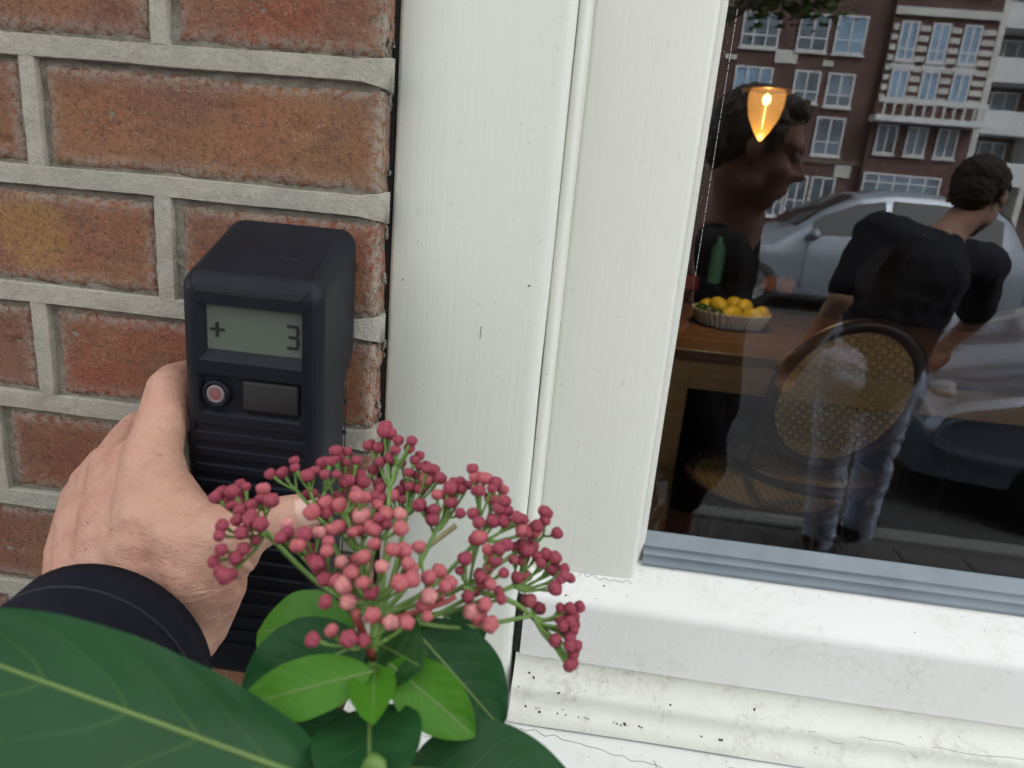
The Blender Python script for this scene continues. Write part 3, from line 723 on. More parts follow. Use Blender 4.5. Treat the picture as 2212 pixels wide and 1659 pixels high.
SHOE = plain('dark_shoe', (.025, .02, .018), .5)
for k in (-1, 1):
    bm = BM(); an = Vector((.07+k*.13, -.96, .20)); balls(bm, an-Vector((0, .03, .035)), an+Vector((0, .17, -.045)), .044, .034); link('shoe', fuse(bm, .006, 4), SHOE, photog, True)

# ------------------------------------------------------------------ flowering shrub in front
shrub = empty('flowering_shrub', (.06, -.19, .12), label='evergreen shrub with pink flower buds and dark green leaves in front of the window', cat='shrub')
def leafmat(name, top, under, vein):
    t = NT(name); uv = t.new('ShaderNodeUVMap'); sp = t.new('ShaderNodeSeparateXYZ'); t.l.new(uv.outputs[0], sp.inputs[0])
    u = sp.outputs[0]; v = t.math('ABSOLUTE', t.math('SUBTRACT', sp.outputs[1], .5))
    w = t.math('FRACT', t.math('ADD', t.math('SUBTRACT', t.math('MULTIPLY', u, 6.0), t.math('MULTIPLY', t.math('POWER', v, 1.35), 5.0)), t.math('MULTIPLY', t.noise(45, 2), .35)))
    w = t.math('ABSOLUTE', t.math('SUBTRACT', w, .5))
    vn = t.math('MULTIPLY', t.ramp(w, (.0, 1), (.06, .0)), t.ramp(v, (.0, 1), (.42, .1)))
    quilt = t.ramp(w, (.0, 0), (.5, 1))
    mid = t.ramp(v, (.006, 1), (.018, 0))
    geo = t.new('ShaderNodeNewGeometry'); n1 = t.noise(35, 4); n2 = t.noise(240, 4)
    c = t.ramp(n1, (.3, tuple(k*.86 for k in top)), (.7, tuple(k*1.12 for k in top)))
    c = t.mix(t.math('MULTIPLY', vn, .6), c, vein); c = t.mix(mid, c, tuple(k*1.25 for k in vein))
    c = t.mix(geo.outputs['Backfacing'], c, under)
    hgt = t.math('ADD', t.math('MULTIPLY', quilt, .12), t.math('ADD', t.math('MULTIPLY', n1, .5), t.math('MULTIPLY', t.noise(420, 3), .12)))
    m = t.set(color=c, rough=t.ramp(n1, (.3, .34), (.7, .50)), spec=.24, normal=t.bump(hgt, .45, .0014))
    tr = t.new('ShaderNodeBsdfTranslucent'); t.l.new(t.mix(.5, c, under), tr.inputs[0]); ms = t.new('ShaderNodeMixShader'); ms.inputs[0].default_value = .16
    t.l.new(t.b.outputs[0], ms.inputs[1]); t.l.new(tr.outputs[0], ms.inputs[2]); t.l.new(ms.outputs[0], t.out.inputs[0])
    return m
LF_D = leafmat('leaf_dark', (.0155, .074, .022), (.04, .12, .022), (.065, .15, .035))
LF_M = leafmat('leaf_mid', (.022, .085, .018), (.07, .18, .025), (.09, .20, .045))
LF_L = leafmat('leaf_light', (.055, .19, .012), (.08, .22, .02), (.11, .25, .05))
RIBM = plain('midrib', (.115, .20, .05), .5, .1, 60)
def leaf(base, tip, width, nrm, m, droop=.0, fold=.25, belly=.42, seed=0, curl=0, nm='leaf', rib=True, asym=1.0):
    """base, tip in the world; nrm: rough upper-side direction; width full"""
    base, tip, nrm = Vector(base), Vector(tip), Vector(nrm)
    if rib: nrm = (CAM-(base+tip)*.5).normalized()*.75+nrm.normalized()*.5
    d = tip-base; L = d.length; d.normalize(); s = d.cross(nrm).normalized(); n = s.cross(d).normalized()
    NU, NV = 26, 14; bm = BM(); uvl = bm.loops.layers.uv.new('UVMap'); g = []; mid = []
    for i in range(NU+1):
        u = i/NU
        a = belly/(1-belly); w = (u**.72)*((1-u)**(.72/a*.9+.05)); 
        w0 = (belly**.72)*((1-belly)**(.72/a*.9+.05)); w = width/2*min(1.04, w/w0)
        c = base+d*(L*u)-n*(droop*L*u*u)+n*(droop*.25*L*math.sin(math.pi*u))
        row = []
        for j in range(NV+1):
            v = (j/NV-.5)*2; ww = w*(1+.035*noise.noise(Vector((u*7, v*2+seed, seed*3))))*(asym if v > 0 else 1)
            f = fold*ww*(abs(v)**1.3)-curl*ww*v*v
            rip = noise.noise(Vector((u*6+seed, v*1.6, seed)))*.035*width*abs(v)-.012*width*abs(math.sin((u*8-abs(v)*1.5)*math.pi))*min(1, abs(v)*3)*(1-abs(v)*.6)
            p = c+s*(v*ww*math.cos(fold*.5))+n*(f+rip)
            row.append(bm.verts.new(p))
        g.append(row); mid.append(c-n*.0002)
    for i in range(NU):
        for j in range(NV):
            f = bm.faces.new((g[i][j], g[i][j+1], g[i+1][j+1], g[i+1][j]))
            for lp, (a, b) in zip(f.loops, ((i, j), (i, j+1), (i+1, j+1), (i+1, j))): lp[uvl].uv = (a/NU, b/NV)
    me = bpy.data.meshes.new(nm); bm.to_mesh(me); bm.free()
    lo = link(nm, me, m, shrub, True)
    if rib:
        bm = BM(); ring_tube(bm, mid[:-2], [.0009*(1-.75*i/NU)*width/.04+.00015 for i in range(NU-1)], 6); obj('midrib', bm, RIBM, lo, True)
    return lo
A_ = lambda px, py, Y: at(px, py, Y=Y)
NODE = A_(806, 1408, -.178)
# large leaf at lower left
leaf(A_(760, 1715, -.205), A_(-210, 1360, -.232), .041, (.35, -.62, .78), LF_D, .05, .16, .58, 1, asym=.70)
leaf(A_(790, 1385, -.172), A_(515, 1512, -.190), .0270, (-.25, -.70, .65), LF_D, .06, .18, .48, 2)          # dark left
leaf(A_(806, 1450, -.190), A_(500, 1526, -.201), .0150, (.15, -.35, .9), LF_L, .10, .10, .48, 3)           # light left, below
leaf(A_(770, 1375, -.160), A_(525, 1345, -.158), .0250, (-.1, -.35, .9), LF_L, .30, .05, .5, 4)            # light, behind
leaf(A_(808, 1440, -.186), A_(805, 1566, -.205), .0120, (0, -.85, .5), LF_L, .0, .35, .45, 5)              # small centre
leaf(A_(838, 1432, -.182), A_(1030, 1592, -.188), .0165, (.25, -.55, .8), LF_L, .05, .35, .45, 6)          # light right
leaf(A_(880, 1345, -.165), A_(1092, 1582, -.172), .0265, (.40, -.75, .5), LF_D, .10, .12, .48, 7)          # dark right
leaf(A_(800, 1380, -.168), A_(905, 1438, -.186), .0220, (.2, -.8, .55), LF_M, .05, .15, .5, 8)             # mid, under the buds
leaf(A_(960, 1330, -.150), A_(1040, 1400, -.150), .0190, (.3, -.75, .5), LF_D, .1, .1, .5, 12)
leaf(A_(800, 1525, -.186), A_(795, 1760, -.222), .0270, (.0, -.80, .55), LF_D, .12, .25, .42, 9)           # bottom centre
leaf(A_(880, 1660, -.190), A_(1240, 1690, -.195), .0260, (.1, -.45, .9), LF_D, .16, .15, .45, 10)          # bottom right
leaf(A_(760, 1545, -.165), A_(600, 1700, -.170), .026, (-.2, -.6, .6), LF_D, .1, .15, .45, 11)
leaf(A_(720, 1540, -.150), A_(690, 1720, -.160), .024, (.2, -.8, .4), LF_D, .1, .15, .45, 13)
leaf(A_(560, 1700, -.19), A_(900, 1800, -.20), .03, (0, -.5, .8), LF_D, .1, .15, .45, 14)
# woody stems down to the soil
STEM = plain('woody_stem', (.16, .12, .07), .8, .2, 80, bump=.4, bscale=200); GSTEM = plain('green_stem', (.13, .24, .05), .55, .15, 90); RSTEM = plain('red_stem', (.27, .055, .045), .5, .2, 90)
bm = BM(); ring_tube(bm, bez([NODE+Vector((0, 0, -.004)), A_(802, 1480, -.184), A_(800, 1660, -.180), (.055, -.20, 1.15), (.04, -.20, .7), (.05, -.18, .12)], 10), [.0014]*12+[.0026]*12+[.004]*12+[.006]*15, 8); obj('stem', bm, GSTEM, shrub, True)
bm = BM(); ring_tube(bm, bez([A_(760, 1715, -.205), A_(820, 1800, -.21), (.06, -.21, 1.2), (.05, -.19, .8)], 10), .002, 8); obj('stem', bm, GSTEM, shrub, True)
for i in range(46):                                 # lower foliage, below the picture
    a = rnd.random()*6.28; z = rnd.uniform(.35, 1.27); r = rnd.uniform(.02, .05); p = Vector((.05+math.cos(a)*r*.3, -.20+math.sin(a)*r*.3, z)); q = p+Vector((math.cos(a)*.075, math.sin(a)*.06, rnd.uniform(-.02, .03)))
    if q.y > -.07: continue
    leaf(p, q, .032, (math.cos(a)*.2, math.sin(a)*.2, 1), rnd.choice((LF_D, LF_M)), .15, .15, .45, i+20, rib=False)
# flower head: umbels of buds; picture position of each bud with its depth group
def budmat(name, c0, c1, c2):
    t = NT(name); sp = t.new('ShaderNodeSeparateXYZ'); t.l.new(t.co(), sp.inputs[0]); oi = t.new('ShaderNodeObjectInfo')
    ang = t.math('ARCTAN2', sp.outputs[1], sp.outputs[0]); lob = t.math('ABSOLUTE', t.math('SINE', t.math('MULTIPLY', ang, 2.5)))
    top = t.ramp(sp.outputs[2], (-.002, 0), (.0022, 1)); k = t.math('MULTIPLY', t.ramp(lob, (.0, 1), (.55, 0)), t.math('MULTIPLY_ADD', sp.outputs[2], 300, .25))
    c = t.mix(t.noise(500, 3), c0, c1); c = t.mix(t.math('MULTIPLY', oi.outputs['Random'], .6), c, c1); c = t.mix(k, c, c2)
    return t.set(color=c, rough=.75, spec=.25, normal=t.bump(t.noise(1400, 3), .6, .0006))
BUD = [budmat('bud_dark', (.23, .036, .062), (.35, .075, .105), (.18, .025, .045)), budmat('bud_mid', (.36, .062, .085), (.48, .14, .15), (.54, .22, .21)), budmat('bud_light', (.47, .13, .145), (.60, .25, .24), (.70, .46, .41))]
CALYX = plain('calyx', (.15, .26, .05), .6, .2, 200)
def bud_mesh(k):
    bm = BM(); n, mr = 20, 9; rows = []
    for j in range(mr+1):
        th = math.pi*j/mr; row = []
        for i in range(n):
            a = 2*math.pi*i/n; lob = abs(math.sin(2.5*a))
            r = .00202*(1+(.22*(lob-.45)*math.sin(th)**1.2 if k else .15*(lob-.4)*math.sin(th)))
            z = math.cos(th); zz = r*(z*1.0 if z < .55 else .55+(z-.55)*.55)
            if j in (0, mr) and i: continue
            row.append(bm.verts.new((r*math.sin(th)*math.cos(a), r*math.sin(th)*math.sin(a), zz)))
        rows.append(row)
    for A, B in zip(rows, rows[1:]):
        for i in range(n):
            q = [A[i % len(A)], B[i % len(B)], B[(i+1) % len(B)], A[(i+1) % len(A)]]; u = []
            for v in q:
                if v not in u: u.append(v)
            if len(u) > 2: bm.faces.new(u)
    me = bpy.data.meshes.new('bud'); bm.to_mesh(me); bm.free(); me.materials.append(BUD[k]); me.polygons.foreach_set('use_smooth', [True]*len(me.polygons)); return me
BMESH = [bud_mesh(k) for k in range(3)]
cluster_bm = BM()
Z6 = lambda zx, zy: (414.7+zx*.3906, 898.6+zy*.3906)
G = {   # umbel: depth, (x, y, tone) in a 2212 px close-up of the head
 'a': (-.152, [(130,445,0),(220,415,0),(295,390,0),(185,470,0),(210,495,0),(265,520,0),(395,400,1),(440,465,0),(385,455,0),(330,490,0)]),
 'b': (-.168, [(165,605,0),(150,660,0),(160,740,0),(275,645,0),(285,735,0),(240,785,0),(155,865,0),(182,888,0),(320,580,0),(380,597,0)]),
 'c': (-.142, [(430,320,0),(500,312,0),(565,245,0),(568,285,0),(640,325,0),(682,300,0),(735,322,0),(800,322,0)]),
 'd': (-.136, [(795,190,0),(725,257,0),(790,240,0),(850,257,0),(910,242,0),(842,370,0),(930,320,0),(948,362,0),(670,430,0),(720,455,0),(752,472,0),(905,410,1)]),
 'e': (-.130, [(1060,82,0),(1095,95,0),(980,160,0),(1035,172,0),(1140,132,0),(1215,135,0),(1125,187,0),(1100,227,0),(1040,252,0)]),
 'f': (-.134, [(1160,260,0),(1230,242,0),(1200,310,0),(1258,275,0),(1300,292,0),(1342,302,0),(1300,347,1),(1375,342,0),(1205,387,0),(1265,402,0),(1040,400,0),(1108,440,1),(1160,462,0),(1040,462,0)]),
 'g': (-.140, [(1355,432,1),(1430,395,0),(1490,402,0),(1430,472,0),(1255,490,0),(1340,515,0),(1330,572,0),(1485,537,0),(1452,382,0)]),
 'h': (-.142, [(1550,290,0),(1570,337,1),(1620,342,1),(1592,410,0),(1660,400,0),(1652,452,1),(1730,467,0),(1700,507,0),(1742,522,0),(1800,560,0),(1670,577,0),(1730,580,0),(1830,632,1),(1852,642,0),(1585,587,0)]),
 'i': (-.160, [(660,530,1),(812,490,1),(912,442,1),(940,550,2),(1030,562,0),(1075,540,1),(1150,540,2),(795,617,1),(890,642,1),(1010,630,1),(1155,622,1),(740,532,0)]),
 'j': (-.172, [(525,592,2),(620,652,0),(700,642,2),(490,672,0),(585,712,1),(660,782,0),(745,747,1),(690,812,0),(825,807,2),(732,902,0)]),
 'k': (-.178, [(950,777,1),(1050,832,2),(1010,707,1),(1110,737,1),(1170,742,1),(1195,812,1),(880,862,1),(945,922,1),(840,932,2),(990,972,0),(1150,922,1),(1215,902,1),(860,1027,2),(735,1027,0)]),
 'l': (-.172, [(1255,722,1),(1310,892,1),(1310,997,2),(1400,942,1),(1300,1107,1)]),
 'm': (-.160, [(1575,692,0),(1640,737,1),(1700,732,0),(1510,787,0),(1485,852,0),(1640,837,0),(1725,867,0),(1600,892,0),(1652,932,1),(1525,997,0),(1620,1042,1),(1545,1082,2),(1650,1152,1),(1712,1012,0)]),
 'n': (-.146, [(1790,722,0),(1830,710,0),(1852,742,0),(1780,792,1),(1830,802,0),(1910,772,0),(1960,762,0),(2010,782,0),(1980,832,0),(2062,842,0),(1930,812,0),(1800,892,0),(1852,882,1),(2042,902,0),(2010,952,0),(2062,882,0)]),
 'o': (-.138, [(1950,525,0),(1955,577,0),(2020,647,0)]),
 'p': (-.152, [(1865,1017,1),(1915,1057,0),(2040,1062,0),(2092,1062,0),(2122,1102,0),(2040,1122,0),(2092,1132,0),(2052,1162,0),(2112,1182,0),(2080,1202,0),(2010,1242,0),(2092,1272,0),(2132,1272,0),(2112,1322,0),(2087,1382,0)]),
 'q': (-.190, [(665,1237,0),(770,1187,1),(865,1232,0),(1000,1102,1),(1100,1142,2),(1190,1142,1)]),
}
extra = random.Random(3); umbels = []; hub = A_(822, 1330, -.172)
for g, (Y, lst) in G.items():
    pts = []
    for (zx, zy, tone) in lst:
        px, py = Z6(zx, zy); mz = sum(q[1] for q in lst)/len(lst)
        y = Y-(zy-mz)*.00003+rnd.uniform(-.0025, .0025); pts.append((A_(px, py, y), tone))
        if extra.random() < .52: pts.append((pts[-1][0]+Vector((extra.uniform(-.004, .004), extra.uniform(.001, .005), extra.uniform(-.0025, .002))), 0 if tone == 0 else 1))
    c = sum((p for p, _ in pts), Vector())/len(pts)
    node = c.lerp(hub, .17)+Vector((0, 0, -.0055))
    if g == 'o': node = A_(1150, 1170, -.140)
    if g == 'p': node = A_(1150, 1330, -.152)
    if g == 'b': node = A_(575, 1150, -.160)
    umbels.append((g, node, pts, c))
fh = None
for g, node, pts, c in umbels:
    b1 = hub.lerp(node, .5)+Vector((0, 0, -.004))
    ring_tube(cluster_bm, bez([hub, b1, node], 6), [.0008]*7+[.0007]*6, 7)
    # secondary stalks: pair up buds that sit close together
    done = set(); idx = list(range(len(pts)))
    for i in idx:
        if i in done: continue
        mates = sorted((j for j in idx if j not in done), key=lambda j: (pts[j][0]-pts[i][0]).length)[:3]
        mates = [j for j in mates if (pts[j][0]-pts[i][0]).length < .012]; done.update(mates)
        mc = sum((pts[j][0] for j in mates), Vector())/len(mates); sub = mc.lerp(node, .42)+Vector((0, 0, -.0018))
        ring_tube(cluster_bm, bez([node, node.lerp(sub, .5)+Vector((0, 0, -.001)), sub], 4), [.0006]*5+[.0005]*4, 6)
        for j in mates:
            p = pts[j][0]; dr = (sub-p).normalized()
            ring_tube(cluster_bm, bez([sub, sub.lerp(p, .5)+Vector((0, 0, -.0006)), p+dr*.0012], 3), [.0004]*4+[.0006]*2+[.0008], 6)
ring_tube(cluster_bm, bez([NODE, NODE.lerp(hub, .5), hub], 6), .0013, 8)
fh = obj('flower_head', cluster_bm, GSTEM, shrub, True)
bm = BM(); ring_tube(bm, bez([NODE+Vector((0, 0, -.002)), A_(775, 1345, -.186), A_(768, 1318, -.186)], 6), .0011, 7); obj('red_stalk', bm, RSTEM, fh, True)
bm = BM(); ring_tube(bm, bez([A_(820, 1345, -.176), A_(950, 1305, -.172), A_(985, 1288, -.170)], 6), .0008, 7); obj('red_stalk', bm, RSTEM, fh, True)
bm = BM(); ring_tube(bm, bez([A_(1230, 1425, -.150), A_(1180, 1365, -.150), A_(1110, 1302, -.154), A_(1000, 1270, -.162)], 6), .0008, 7); obj('green_stalk', bm, GSTEM, fh, True)
bm = BM(); ring_tube(bm, bez([A_(905, 1195, -.150), A_(945, 1165, -.146), A_(985, 1135, -.143)], 6), .0009, 7); obj('pale_stalk', bm, plain('pale_stem', (.27, .24, .12), .5), fh, True)
for g, node, pts, c in umbels:
    for p, tone in pts:
        d = ((p-node).normalized()+Vector((0, -.25, .8))*.55).normalized()
        o = bpy.data.objects.new('bud', BMESH[tone]); col.objects.link(o); o.parent = fh; o.matrix_parent_inverse = wmat(fh).inverted()
        s = rnd.uniform(.72, 1.14)*(1.18 if tone == 2 else 1.08 if tone == 1 else 1.0)
        o.matrix_basis = Matrix.Translation(p) @ d.to_track_quat('Z', 'Y').to_matrix().to_4x4() @ Matrix.Rotation(rnd.random()*6, 4, 'Z') @ Matrix.Diagonal((s, s, s*rnd.uniform(.95, 1.1), 1))

# ------------------------------------------------------------------ the room behind the glass
def struct(name, bm, m): return tag(obj(name, bm, m), kind='structure')
FLZ = .43
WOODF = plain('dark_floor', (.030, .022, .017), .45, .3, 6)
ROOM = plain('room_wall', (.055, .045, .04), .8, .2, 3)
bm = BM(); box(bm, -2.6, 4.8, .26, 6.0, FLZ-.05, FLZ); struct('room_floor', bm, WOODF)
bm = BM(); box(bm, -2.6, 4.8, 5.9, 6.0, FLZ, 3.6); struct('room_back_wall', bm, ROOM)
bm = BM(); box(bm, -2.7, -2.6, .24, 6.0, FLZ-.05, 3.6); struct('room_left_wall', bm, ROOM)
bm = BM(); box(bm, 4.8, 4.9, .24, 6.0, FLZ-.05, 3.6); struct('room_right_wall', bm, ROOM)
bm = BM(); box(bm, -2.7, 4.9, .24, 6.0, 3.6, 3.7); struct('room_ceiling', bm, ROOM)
def wood(name, a, b, sc=9):
    t = NT(name); n = t.noise(sc, 5, .6, stretch=(1, 9, 9)); return t.set(color=t.ramp(n, (.3, a), (.7, b)), rough=.42, normal=t.bump(n, .12, .001))
OAK = wood('oak', (.36, .21, .085), (.50, .31, .14)); OAKD = wood('oak_dark', (.12, .055, .022), (.19, .095, .04)); BENT = wood('bentwood', (.035, .018, .010), (.065, .033, .018), 30)
# table
TZ = 1.178
table = empty('dining_table', (1.2, 2.15, FLZ), label='long wooden dining table with pale apron holding the fruit', cat='table')
for j in range(5):
    bm = BM(); box(bm, .36, 2.6, 1.69+j*.185, 1.69+(j+1)*.185-.002, TZ-.03, TZ, .003); obj('plank', bm, OAKD, table)
bm = BM(); box(bm, .43, 2.5, 1.705, 1.73, TZ-.118, TZ-.031, .002); obj('apron', bm, OAK, table)
bm = BM(); box(bm, .43, 2.5, 2.54, 2.565, TZ-.118, TZ-.031, .002); obj('apron', bm, OAK, table)
for x in (.365, 2.5):
    for y in (1.70, 2.53):
        bm = BM(); box(bm, x, x+.068, y, y+.068, FLZ, TZ-.031, .004); obj('leg', bm, OAK, table)
# fluted dish, lemons, limes, oranges, bottle
CER = plain('white_ceramic', (.72, .74, .74), .25, .05)
dc = at(1576, 690, Z=TZ+.02); dc.z = TZ+.0015
fl = lambda a, j: 1+.06*(abs(math.sin(a*20))-.5) if 1 <= j <= 4 else 1
bm = BM(); lathe(bm, [(0, 0), (.108, 0), (.112, .004), (.126, .036), (.133, .050), (.135, .052), (.129, .052), (.122, .034), (.107, .008), (0, .007)], 176, flute=fl)
o = obj('fluted_dish', bm, CER, None, True, loc=dc); tag(o, 'white fluted oval baking dish of lemons on the table', 'dish')
LEM = plain('lemon_peel', (.66, .50, .035), .45, .12, 30, bump=.3, bscale=180); LIM = plain('lime_peel', (.025, .075, .015), .4, .2, 30, bump=.3, bscale=180); ORA = plain('orange_peel', (.62, .17, .015), .45, .12, 30, bump=.3, bscale=180)
def fruit(name, m, L, r, tip, loc, rot, label, cat, group):
    bm = BM(); pr = []
    for i in range(15):
        th = math.pi*i/14; z = -math.cos(th)*L/2; rr = r*math.sin(th)**.85 if 0 < i < 14 else 0
        if tip and (i <= 1 or i >= 13): z *= 1+tip
        pr.append((rr, z))
    lathe(bm, pr, 18); o = obj(name, bm, m, None, True, loc=loc); o.rotation_euler = rot
    return tag(o, label, cat, group)
for i, (dx, dy, dz) in enumerate(((-.005, -.055, .042), (.065, -.050, .042), (.100, -.01, .045), (.045, .015, .062), (-.045, .01, .060), (.02, .06, .06), (-.075, .055, .045))):
    fruit('lemon', LEM, .078, .031, .14, dc+Vector((dx, dy, dz)), (rnd.uniform(1.1, 1.9), rnd.random(), rnd.random()*3), 'yellow lemon heaped among other lemons in the white fluted dish', 'lemon', 'lemons in the dish')
for (dx, dy, dz) in ((-.085, -.035, .040), (-.060, -.075, .038), (-.10, .015, .038)):
    fruit('lime', LIM, .056, .025, .06, dc+Vector((dx, dy, dz)), (1.3, rnd.random(), rnd.random()*3), 'dark green lime lying beside lemons in the white dish', 'lime', 'limes in the dish')
oc = at(1690, 612, Z=TZ+.06); oc.z = TZ
bm = BM(); lathe(bm, [(0, .0015), (.14, .0015), (.17, .03), (.175, .034), (.165, .034), (.135, .010), (0, .010)], 48)
o = obj('wooden_platter', bm, BENT, None, True, loc=oc); tag(o, 'dark round wooden platter with oranges on the table', 'platter')
for (dx, dy) in ((-.055, .01), (.015, -.035), (.03, .06), (-.02, .08)):
    fruit('orange', ORA, .078, .041, 0, oc+Vector((dx, dy, .049)), (rnd.random(), 0, 0), 'round orange lying on the dark wooden platter', 'orange', 'oranges on the platter')
bp = at(1541, 612, Z=TZ+.0); bp.z = TZ+.0015
bm = BM(); lathe(bm, [(0, 0), (.034, 0), (.036, .006), (.036, .17), (.030, .19), (.016, .205), (.015, .23), (.017, .235), (0, .235)], 28)
o = obj('teal_bottle', bm, plain('teal_glaze', (.2, .6, .48), .4), None, True, loc=bp); tag(o, 'slim teal green bottle standing on the table by the lemons', 'bottle')
rp = at(1485, 612, Z=TZ+.03); rp.z = TZ+.0015
bm = BM(); box(bm, -.05, .05, -.03, .03, 0, .07, .01)
for i in range(3): box(bm, -.03+i*.03-.004, -.03+i*.03+.004, -.0315, -.0295, .012, .058)
o = obj('red_napkin_holder', bm, plain('red_enamel', (.25, .02, .025), .35), None, False, loc=rp); tag(o, 'small red box on the table beside the teal bottle', 'box')
# pendant lamp, lit
lp = at(1652, 240, Y=2.0); lamp = empty('pendant_lamp', lp, label='lit amber teardrop pendant bulb hanging above the dining table', cat='lamp')
t = NT('amber_glass'); lw = t.new('ShaderNodeLayerWeight'); lw.inputs[0].default_value = .35
AMB = t.set(color=(.5, .25, .04), rough=.15, emit=t.ramp(lw.outputs['Facing'], (.0, (1.0, .66, .24)), (1, (.55, .32, .07))), estr=.13)
t = NT('filament'); FIL = t.set(color=(1, .8, .5), emit=(1, .78, .42), estr=3.5)
ta = AMB.node_tree; tr = ta.nodes.new('ShaderNodeBsdfTransparent'); tr.inputs[0].default_value = (1, .78, .4, 1); tx = ta.nodes.new('ShaderNodeMixShader'); tx.inputs[0].default_value = .45
ta.links.new(ta.nodes['Principled BSDF'].outputs[0], tx.inputs[1]); ta.links.new(tr.outputs[0], tx.inputs[2]); ta.links.new(tx.outputs[0], ta.nodes['Material Output'].inputs[0])
S = .155/.14
bm = BM(); lathe(bm, [(0, -.078*S), (.006*S, -.074*S), (.022*S, -.052*S), (.040*S, -.018*S), (.0475*S, .015*S), (.049*S, .035*S), (.047*S, .048*S), (.045*S, .050*S)], 36, lp); obj('bulb', bm, AMB, lamp, True)
bm = BM(); lathe(bm, [(0, .054*S), (.046*S, .053*S), (.068*S, .050*S), (.069*S, .053*S), (.046*S, .060*S), (.018*S, .072*S), (.016*S, .105*S), (0, .108*S)], 36, lp); obj('lamp_cap', bm, plain('brass', (.45, .28, .1), .3, metal=.9), lamp, True)
bm = BM(); ell(bm, lp+Vector((.0, 0, .032)), (.012, .012, .016)); obj('filament', bm, FIL, lamp, True)
bm = BM(); ring_tube(bm, [lp+Vector((0, 0, .05)), lp+Vector((0, .0, .0)), lp+Vector((0, 0, -.05))], .0009, 6); obj('filament_wire', bm, FIL, lamp, True)
bm = BM(); ring_tube(bm, [lp+Vector((0, 0, .11)), lp+Vector((0, 0, 3.6-lp.z))], .003, 6); obj('cord', bm, DARK, lamp)
ld = bpy.data.lights.new('lamp_light', 'POINT'); ld.energy = 1.2; ld.color = (1, .68, .35); ld.shadow_soft_size = .05; lo = bpy.data.objects.new('lamp_light', ld); col.objects.link(lo); lo.parent = lamp; lo.location = (0, 0, -.13)
# cane chairs
CANE = plain('cane', (.56, .40, .19), .5, .15, 40)
def cane(bm, c, ax, ay, ra, rb, pitch=.0185, w=.0026):
    """woven cane: four directions of strips inside an ellipse"""
    c, ax, ay = Vector(c), Vector(ax).normalized(), Vector(ay).normalized(); n = ax.cross(ay).normalized()
    for q, (dx, dy, pt, ww) in enumerate(((1, 0, pitch, w*1.25), (0, 1, pitch, w*1.25), (.7071, .7071, pitch*.7071, w), (.7071, -.7071, pitch*.7071, w))):
        k = -80
        while k < 80:
            off = k*pt; k += 1
            # line p = off*perp + s*dir ; intersect ellipse
            ex, ey = -dy*off, dx*off; A = (dx/ra)**2+(dy/rb)**2; B = 2*(ex*dx/ra**2+ey*dy/rb**2); C = (ex/ra)**2+(ey/rb)**2-1; D = B*B-4*A*C
            if D <= 0: continue
            s0, s1 = (-B-math.sqrt(D))/(2*A), (-B+math.sqrt(D))/(2*A)
            P = lambda s, o: c+ax*(ex+dx*s-dy*o)+ay*(ey+dy*s+dx*o)+n*(.0006*q)
            bm.faces.new([bm.verts.new(p) for p in (P(s0, -ww/2), P(s1, -ww/2), P(s1, ww/2), P(s0, ww/2))])
def cane_chair(loc, rz, ra, rb, tilt, label, backc=None):
    ch = empty('cane_chair', loc, label=label, cat='chair'); m = Matrix.Rotation(rz, 4, 'Z')
    W = lambda x, y, z: Vector(loc)+m @ Vector((x, y, z))
    sz = .455
    for nm, r0_, r1_ in (('seat_ring', .20, .016),):
        bm = BM(); ring_tube(bm, [W(math.cos(a)*.20, math.sin(a)*.20, sz) for a in [2*math.pi*i/40 for i in range(40)]], .017, 8, closed=True); obj(nm, bm, BENT, ch, True)
    bm = BM(); cane(bm, W(0, 0, sz+.004), m @ Vector((1, 0, 0)), m @ Vector((0, 1, 0)), .195, .195); tag(obj('seat_cane', bm, CANE, ch, fix=False), kind='stuff')
    for sx, sy in ((-1, -1), (1, -1), (-1, 1), (1, 1)):
        bm = BM(); ring_tube(bm, bez([W(sx*.14, sy*.14, sz-.01), W(sx*.17, sy*.165, .25), W(sx*.195, sy*.20, 0)], 6), [.017]*6+[.012]*7, 8); obj('leg', bm, BENT, ch, True)
    bm = BM(); ring_tube(bm, [W(math.cos(a)*.155, math.sin(a)*.155, .22) for a in [2*math.pi*i/36 for i in range(36)]], .008, 6, closed=True); obj('leg_hoop', bm, BENT, ch, True)
    # back: -y side; oval frame
    bc = W(0, -.235, sz+.27); ux = m @ Vector((math.cos(tilt), 0, math.sin(tilt))); uz = m @ Vector((-math.sin(tilt), -.16, math.cos(tilt)))
    bm = BM(); ring_tube(bm, [bc+ux*(math.cos(a)*(ra+.014))+uz*(math.sin(a)*(rb+.014)) for a in [2*math.pi*i/56 for i in range(56)]], .0165, 10, closed=True); obj('back_frame', bm, BENT, ch, True)
    bm = BM(); cane(bm, bc, ux, uz, ra, rb); tag(obj('back_cane', bm, CANE, ch, fix=False), kind='stuff')
    for sx in (-1, 1):
        bm = BM(); ring_tube(bm, bez([W(sx*.17, -.11, sz), W(sx*.175, -.20, sz+.09), bc+ux*(sx*(ra+.012))-uz*.02], 6), .012, 8); obj('back_post', bm, BENT, ch, True)
    return ch
pb = at(1850, 822, Y=1.42)
cane_chair((pb.x, pb.y+.235, FLZ), R(-6), .138, .185, R(-26), 'bentwood chair with round woven cane back pushed up to the table')
sp_ = at(1650, 1045, Z=FLZ+.44); st = empty('cane_stool', (sp_.x, sp_.y, FLZ), label='low round stool with woven cane seat beside the table leg', cat='stool')
bm = BM(); ring_tube(bm, [(sp_.x+math.cos(a)*.20, sp_.y+math.sin(a)*.20, FLZ+.44) for a in [2*math.pi*i/40 for i in range(40)]], .016, 8, closed=True); obj('seat_ring', bm, BENT, st, True)
